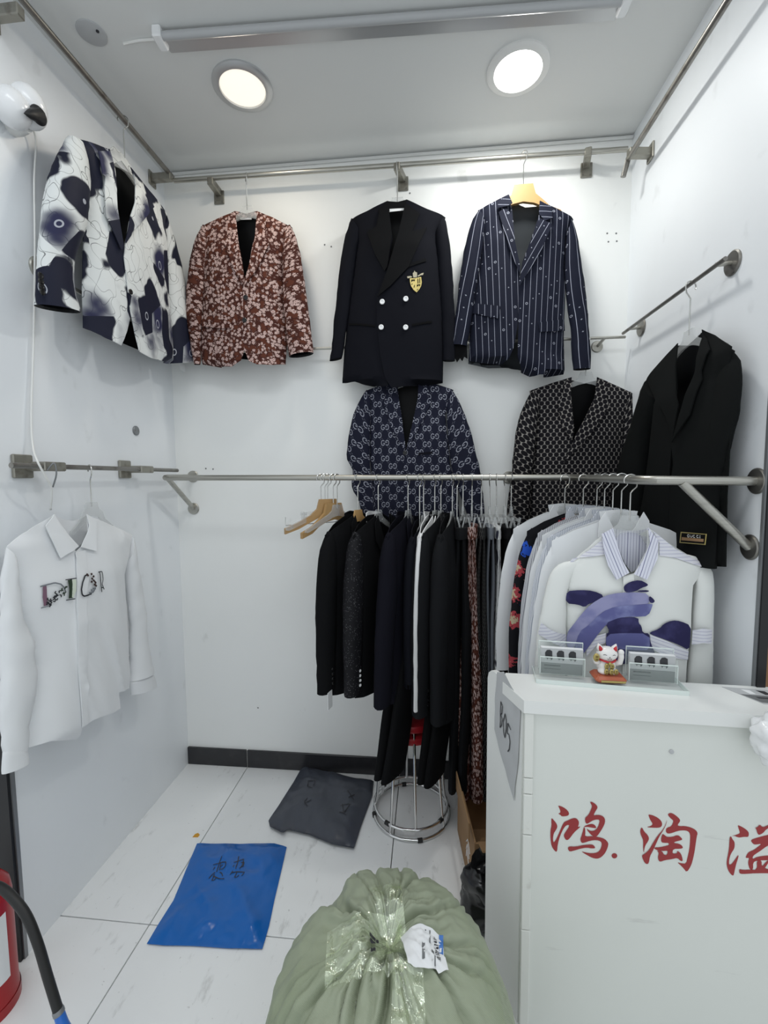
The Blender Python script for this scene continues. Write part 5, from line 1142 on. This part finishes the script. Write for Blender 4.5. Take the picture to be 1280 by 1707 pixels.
for st in ([(425, 95), (380, 200), (345, 320), (300, 470)], [(215, 305), (330, 275), (430, 240)], [(260, 350), (220, 415)], [(400, 250), (385, 330), (365, 430)], [(420, 245), (520, 235), (505, 330), (440, 405), (390, 405)], [(400, 340), (450, 300)], [(110, 630), (180, 550), (260, 480)], [(250, 530), (180, 680), (240, 670), (290, 600), (210, 570)], [(290, 600), (380, 635), (480, 635)], [(370, 480), (420, 500), (440, 570)], [(825, 100), (805, 230), (750, 400)], [(705, 245), (860, 195), (945, 165), (920, 280), (850, 385)], [(720, 310), (680, 355)], [(870, 250), (950, 240), (930, 340), (880, 350)], [(615, 540), (690, 440), (640, 500), (770, 470), (960, 480), (890, 560)], [(780, 480), (720, 600), (770, 600), (830, 545)]):
    g.stroke('handwriting', [hw_(*p) for p in st], .0032, 'ink', .0022)
g = Floor('mailer_bag', 'dark grey plastic mailer bag lying by the black skirting', 'parcel', (-.5, 1.92, 0), (220, 1240, 2.909), .034, .018, 9, 'mailer bags on the floor')
OUT = [(825, 110), (960, 135), (1080, 165), (1172, 182), (1165, 250), (1110, 400), (1075, 505), (970, 485), (860, 440), (750, 415), (735, 430), (670, 400), (662, 372), (710, 300), (780, 190)]
g.body(OUT); g.patch('bag', OUT, 'mailer_grey', 0, .0015, res=.014)
for st in ([(850, 180), (890, 175), (880, 200)], [(855, 185), (850, 205), (875, 212)], [(850, 260), (835, 280), (850, 300)], [(840, 285), (870, 270)], [(1045, 225), (1075, 270)], [(1050, 260), (1080, 245)], [(1010, 300), (1060, 290), (1030, 330)], [(1005, 330), (1040, 345)], [(1020, 290), (1025, 330)]):
    g.stroke('handwriting', st, .004, 'ink', .0025)
c = at(327, 1393, 2, 0)
e = empty('paper_scrap', (c.x, c.y, 0), label='tiny orange paper scrap on the floor', cat='scrap')
MB().prism([(-.012, -.010), (.012, -.008), (.014, .004), (.002, .012), (-.008, .006)], (0, 0, .0005), (1, 0, 0), (0, 1, .1), (0, 0, 1), .001).build('scrap', MT['orange_scrap'], e)

# ---- chrome stools
def stool(x, y, rz, r, h, label, dz=0.0):
    e = empty('stool', (x, y, dz), (0, 0, rz), label, 'stool', 'nested chrome stools')
    rg = MB().tube([(r * math.cos(k * PI / 18), r * math.sin(k * PI / 18), .010) for k in range(36)], .0065, 10, closed=True).build('floor_ring', MT['chrome'], e, smooth=True)
    for k in range(4):
        a = PI / 4 + k * PI / 2; ca, sa = math.cos(a), math.sin(a)
        MB().tube([(r * ca * .97, r * sa * .97, .014), (r * ca * .93, r * sa * .93, .05), (r * ca * .78, r * sa * .78, h - .06), (r * ca * .70, r * sa * .70, h - .005)], .0062, 8).build('leg', MT['chrome'], e, smooth=.8)
        b = a + PI / 4; MB().tube([(r * math.cos(b - .06), r * math.sin(b - .06), .009), (r * math.cos(b + .06), r * math.sin(b + .06), .009)], .0095, 10).build('rubber_foot', MT['rubber'], rg, smooth=.6)
    MB().lathe((0, 0, h), [(.11, -.012), (.122, -.006), (.126, .008), (.120, .022), (.08, .028), (.0, .029)], 32).build('seat', MT['red_seat'], e, smooth=.7)
stool(-.075, 1.905, .25, .172, .40, 'lower of two nested chrome stools with red round seats')
stool(-.078, 1.912, .95, .166, .415, 'upper of two nested chrome stools with red round seats', .034)

# ---- carton and black bag behind the counter
e = empty('carton', (.318, 1.66, 0), (0, 0, .10), 'worn open cardboard carton under the floral trousers', 'box')
w2, d2, h2 = .17, .175, .25
for nm, c, s in (('side', (-w2, 0, h2 / 2), (.006, 2 * d2, h2)), ('side', (w2, 0, h2 / 2), (.006, 2 * d2, h2)), ('side', (0, -d2, h2 / 2), (2 * w2, .006, h2)), ('side', (0, d2, h2 / 2), (2 * w2, .006, h2)), ('bottom', (0, 0, .004), (2 * w2, 2 * d2, .006))):
    MB().box(c, s).build(nm, MT['cardboard'], e)
MB().box((-w2 - .020, 0, h2 + .03), (.005, 2 * d2 - .02, .07)).build('flap', MT['cardboard'], e); MB().box((0, -d2 - .03, h2 + .012), (2 * w2 - .02, .075, .004), rx=-.35).build('flap', MT['cardboard'], e)
for k in range(3): MB().tube([(-w2 - .0035, -.10 + k * .012, .14 - k * .03), (-w2 - .0035, -.06 + k * .01, .165 - k * .03), (-w2 - .0035, -.03, .13 - k * .03)], .002, 5).build('chalk_mark', MT['paper'], e)
e = empty('rubbish_bag', (.235, 1.425, 0), label='shiny black plastic rubbish bag squeezed behind the counter', cat='bag')
mb = MB().ball((0, 0, .105), (.115, .075, .120), 60, 40)
mb.v = [tuple(Vector((0, 0, .105)) + (Vector(v) - Vector((0, 0, .105))) * (1 + .30 * noise.noise(Vector(v) * 14) + .18 * abs(noise.noise(Vector(v) * 30)))) for v in mb.v]
mb.v = [(x, y, max(.002, z)) for x, y, z in mb.v]
mb.build('bag_body', MT['black_plastic'], e, smooth=True)
mb = MB().lathe((-.03, -.01, .19), [(.030, 0), (.018, .02), (.030, .045), (.045, .06)], 20, axis=(-.3, -.2, 1), cap=False); mb.v = [tuple(Vector(v) + Vector((.008, .008, .01)) * noise.noise(Vector(v) * 60)) for v in mb.v]; mb.build('bag_neck', MT['black_plastic'], e, smooth=True)

# ---- fire extinguisher
e = empty('fire_extinguisher', (-1.285, 1.040, 0), label='red fire extinguisher with black hose standing at the shop edge', cat='extinguisher')
MB().lathe((0, 0, 0), [(.070, .0), (.082, .004), (.082, .04), (.080, .045), (.080, .33), (.076, .36), (.060, .385), (.035, .40), (.022, .41)], 36).build('cylinder', MT['fire_red'], e, smooth=.7)
MB().lathe((0, 0, 0), [(.084, .0), (.084, .030)], 36, cap=False).build('base_ring', MT['fire_red'], e, smooth=.7)
MB().lathe((0, 0, .405), [(.022, 0), (.022, .03), (.028, .032), (.028, .05), (.012, .055), (.012, .08)], 20).build('valve', MT['dark_steel'], e, smooth=.5)
MB().box((.02, 0, .50), (.10, .018, .008), bev=.002).box((.02, 0, .465), (.09, .018, .008), bev=.002).build('lever', MT['black_plastic'], e)
vs = []; fs = []
for i, z in enumerate((.10, .30)):
    for k in range(9): a = -1.15 + k * .16; vs.append((.0808 * math.cos(a), .0808 * math.sin(a), z))
fs = [(k, k + 1, k + 10, k + 9) for k in range(8)]
MB().add(vs, fs).build('instruction_label', MT['paper'], e, smooth=True)
hpts = [Vector((-1.275, 1.03, .44)) - Vector((-1.285, 1.04, 0))] + [at(px, py, 1, yy) - Vector((-1.285, 1.04, 0)) for px, py, yy in ((-28, 1470, 1.0), (5, 1482, .985), (40, 1520, .97), (62, 1570, .96), (80, 1630, .955), (96, 1682, .95))]
hp_ = resample(smooth([tuple(p) for p in hpts], 0), 7) if False else hpts
def crv(P, n=8):
    out = []
    for i in range(len(P) - 1):
        a, b, c, d = P[max(0, i - 1)], P[i], P[i + 1], P[min(len(P) - 1, i + 2)]
        for k in range(n):
            t = k / n; out.append(.5 * ((2 * b) + (c - a) * t + (2 * a - 5 * b + 4 * c - d) * t * t + (3 * b - a - 3 * c + d) * t ** 3))
    return out + [P[-1]]
MB().tube(crv(hpts), .0115, 12).build('hose', MT['rubber'], e, smooth=.8)
n0 = hpts[-1]; n1 = at(112, 1730, 1, .945) - Vector((-1.285, 1.04, 0)); nz = (n1 - n0).normalized()
MB().lathe(n0, [(.012, 0), (.0135, .004), (.0135, .012)], 16, axis=nz).build('hose_clamp', MT['frame_grey'], e, smooth=.5)
MB().lathe(n0 + nz * .01, [(.012, 0), (.013, .03), (.019, .08), (.022, .11)], 20, axis=nz).build('nozzle', MT['blue_plastic'], e, smooth=.5)

# ================================================================== eye-shaped ornament and its cord
e = empty('eye_ornament', (XL, 1.33, 2.62), label='white ornament of two bulging cartoon eyes high on the left wall', cat='ornament')
L_ = lambda p: Vector(p) - Vector((XL, 1.33, 2.62))
c1 = at(20, 180, 0, -1.235); c2 = at(47, 178, 0, -1.225)
MB().ball(L_(c1), (.048, .050, .054), 28, 18).build('eyeball', MT['white_gloss'], e, smooth=True)
MB().ball(L_(c2), (.048, .048, .058), 28, 18, Matrix.Rotation(.35, 3, 'X')).build('eyeball', MT['white_gloss'], e, smooth=True)
vd = (CAM - c2).normalized()
pc = at(64, 192, 0, -1.188)
pb = MB().ball(L_(pc), (.016, .026, .026), 20, 12)
tp = at(40, 189, 0, -1.172)
pb.tube([L_(pc), L_(pc).lerp(L_(tp), .55), L_(tp)], [.022, .012, .001], 10)
pb.build('pupil', MT['black'], e, smooth=True)
MB().lathe(L_((XL, c1.y + .05, c1.z - .005)), [(.03, 0), (.03, .02), (.024, .05)], 20, axis=(1, 0, 0)).build('mount', MT['white_paint'], e, smooth=.5)
cpts = [at(50, 206, 0, -1.262), at(60, 235, 0, -1.270), at(57, 300, 0, -1.274), at(58, 420, 0, -1.276), at(56, 560, 0, -1.276), at(52, 690, 0, -1.274), at(55, 745, 0, -1.262), at(62, 768, 0, -1.205), at(76, 795, 0, -1.205), at(86, 815, 0, -1.22), at(84, 850, 0, -1.25)]
o = empty('cord', cpts[0], label='thin white cord hanging from the eye ornament to the rail', cat='cord')
MB().tube(crv([p - cpts[0] for p in cpts], 6), .0032, 7).build('cable', MT['white_paint'], o, smooth=True)
lp_ = [at(78, 785, 0, -1.215), at(90, 772, 0, -1.2), at(94, 790, 0, -1.2), at(88, 812, 0, -1.22)]
MB().tube(crv([p - cpts[0] for p in lp_], 6), .0024, 7).build('loop', MT['frame_grey'], o, smooth=True)

# ================================================================== cartons beyond the right wall
for x, y, z, s, lab in ((1.20, 1.70, .0, (.42, .5, .62), 'lowest brown carton of the stack beyond the right wall'), (1.205, 1.72, .62, (.40, .5, .36), 'middle brown carton of the stack beyond the right wall'), (1.23, 1.74, .98, (.40, .5, .42), 'topmost brown carton of the stack beyond the right wall')):
    b = empty('carton', (x, y, z), label=lab, cat='box', group='cartons beyond the right wall')
    MB().box((0, 0, s[2] / 2), s, bev=.004).build('box_body', MT['card_brown'], b)
    MB().box((0, -s[1] / 2 - .0005, s[2] / 2), (.05, .001, s[2] - .01)).build('packing_tape', MT['cardboard'], b)
# small holes left in the back wall
wb = bpy.data.objects['wall_back']
for px, py in ((541, 408), (552, 411), (683, 322), (1012, 389), (1027, 389), (1014, 403), (1028, 402), (343, 781), (355, 782), (430, 1180)):
    p = at(px, py, 1, YB - .0008); MB().lathe(p, [(.004, 0), (.003, .0006)], 8, axis=(0, -1, 0)).build('screw_hole', MT['grey_print'], wb)
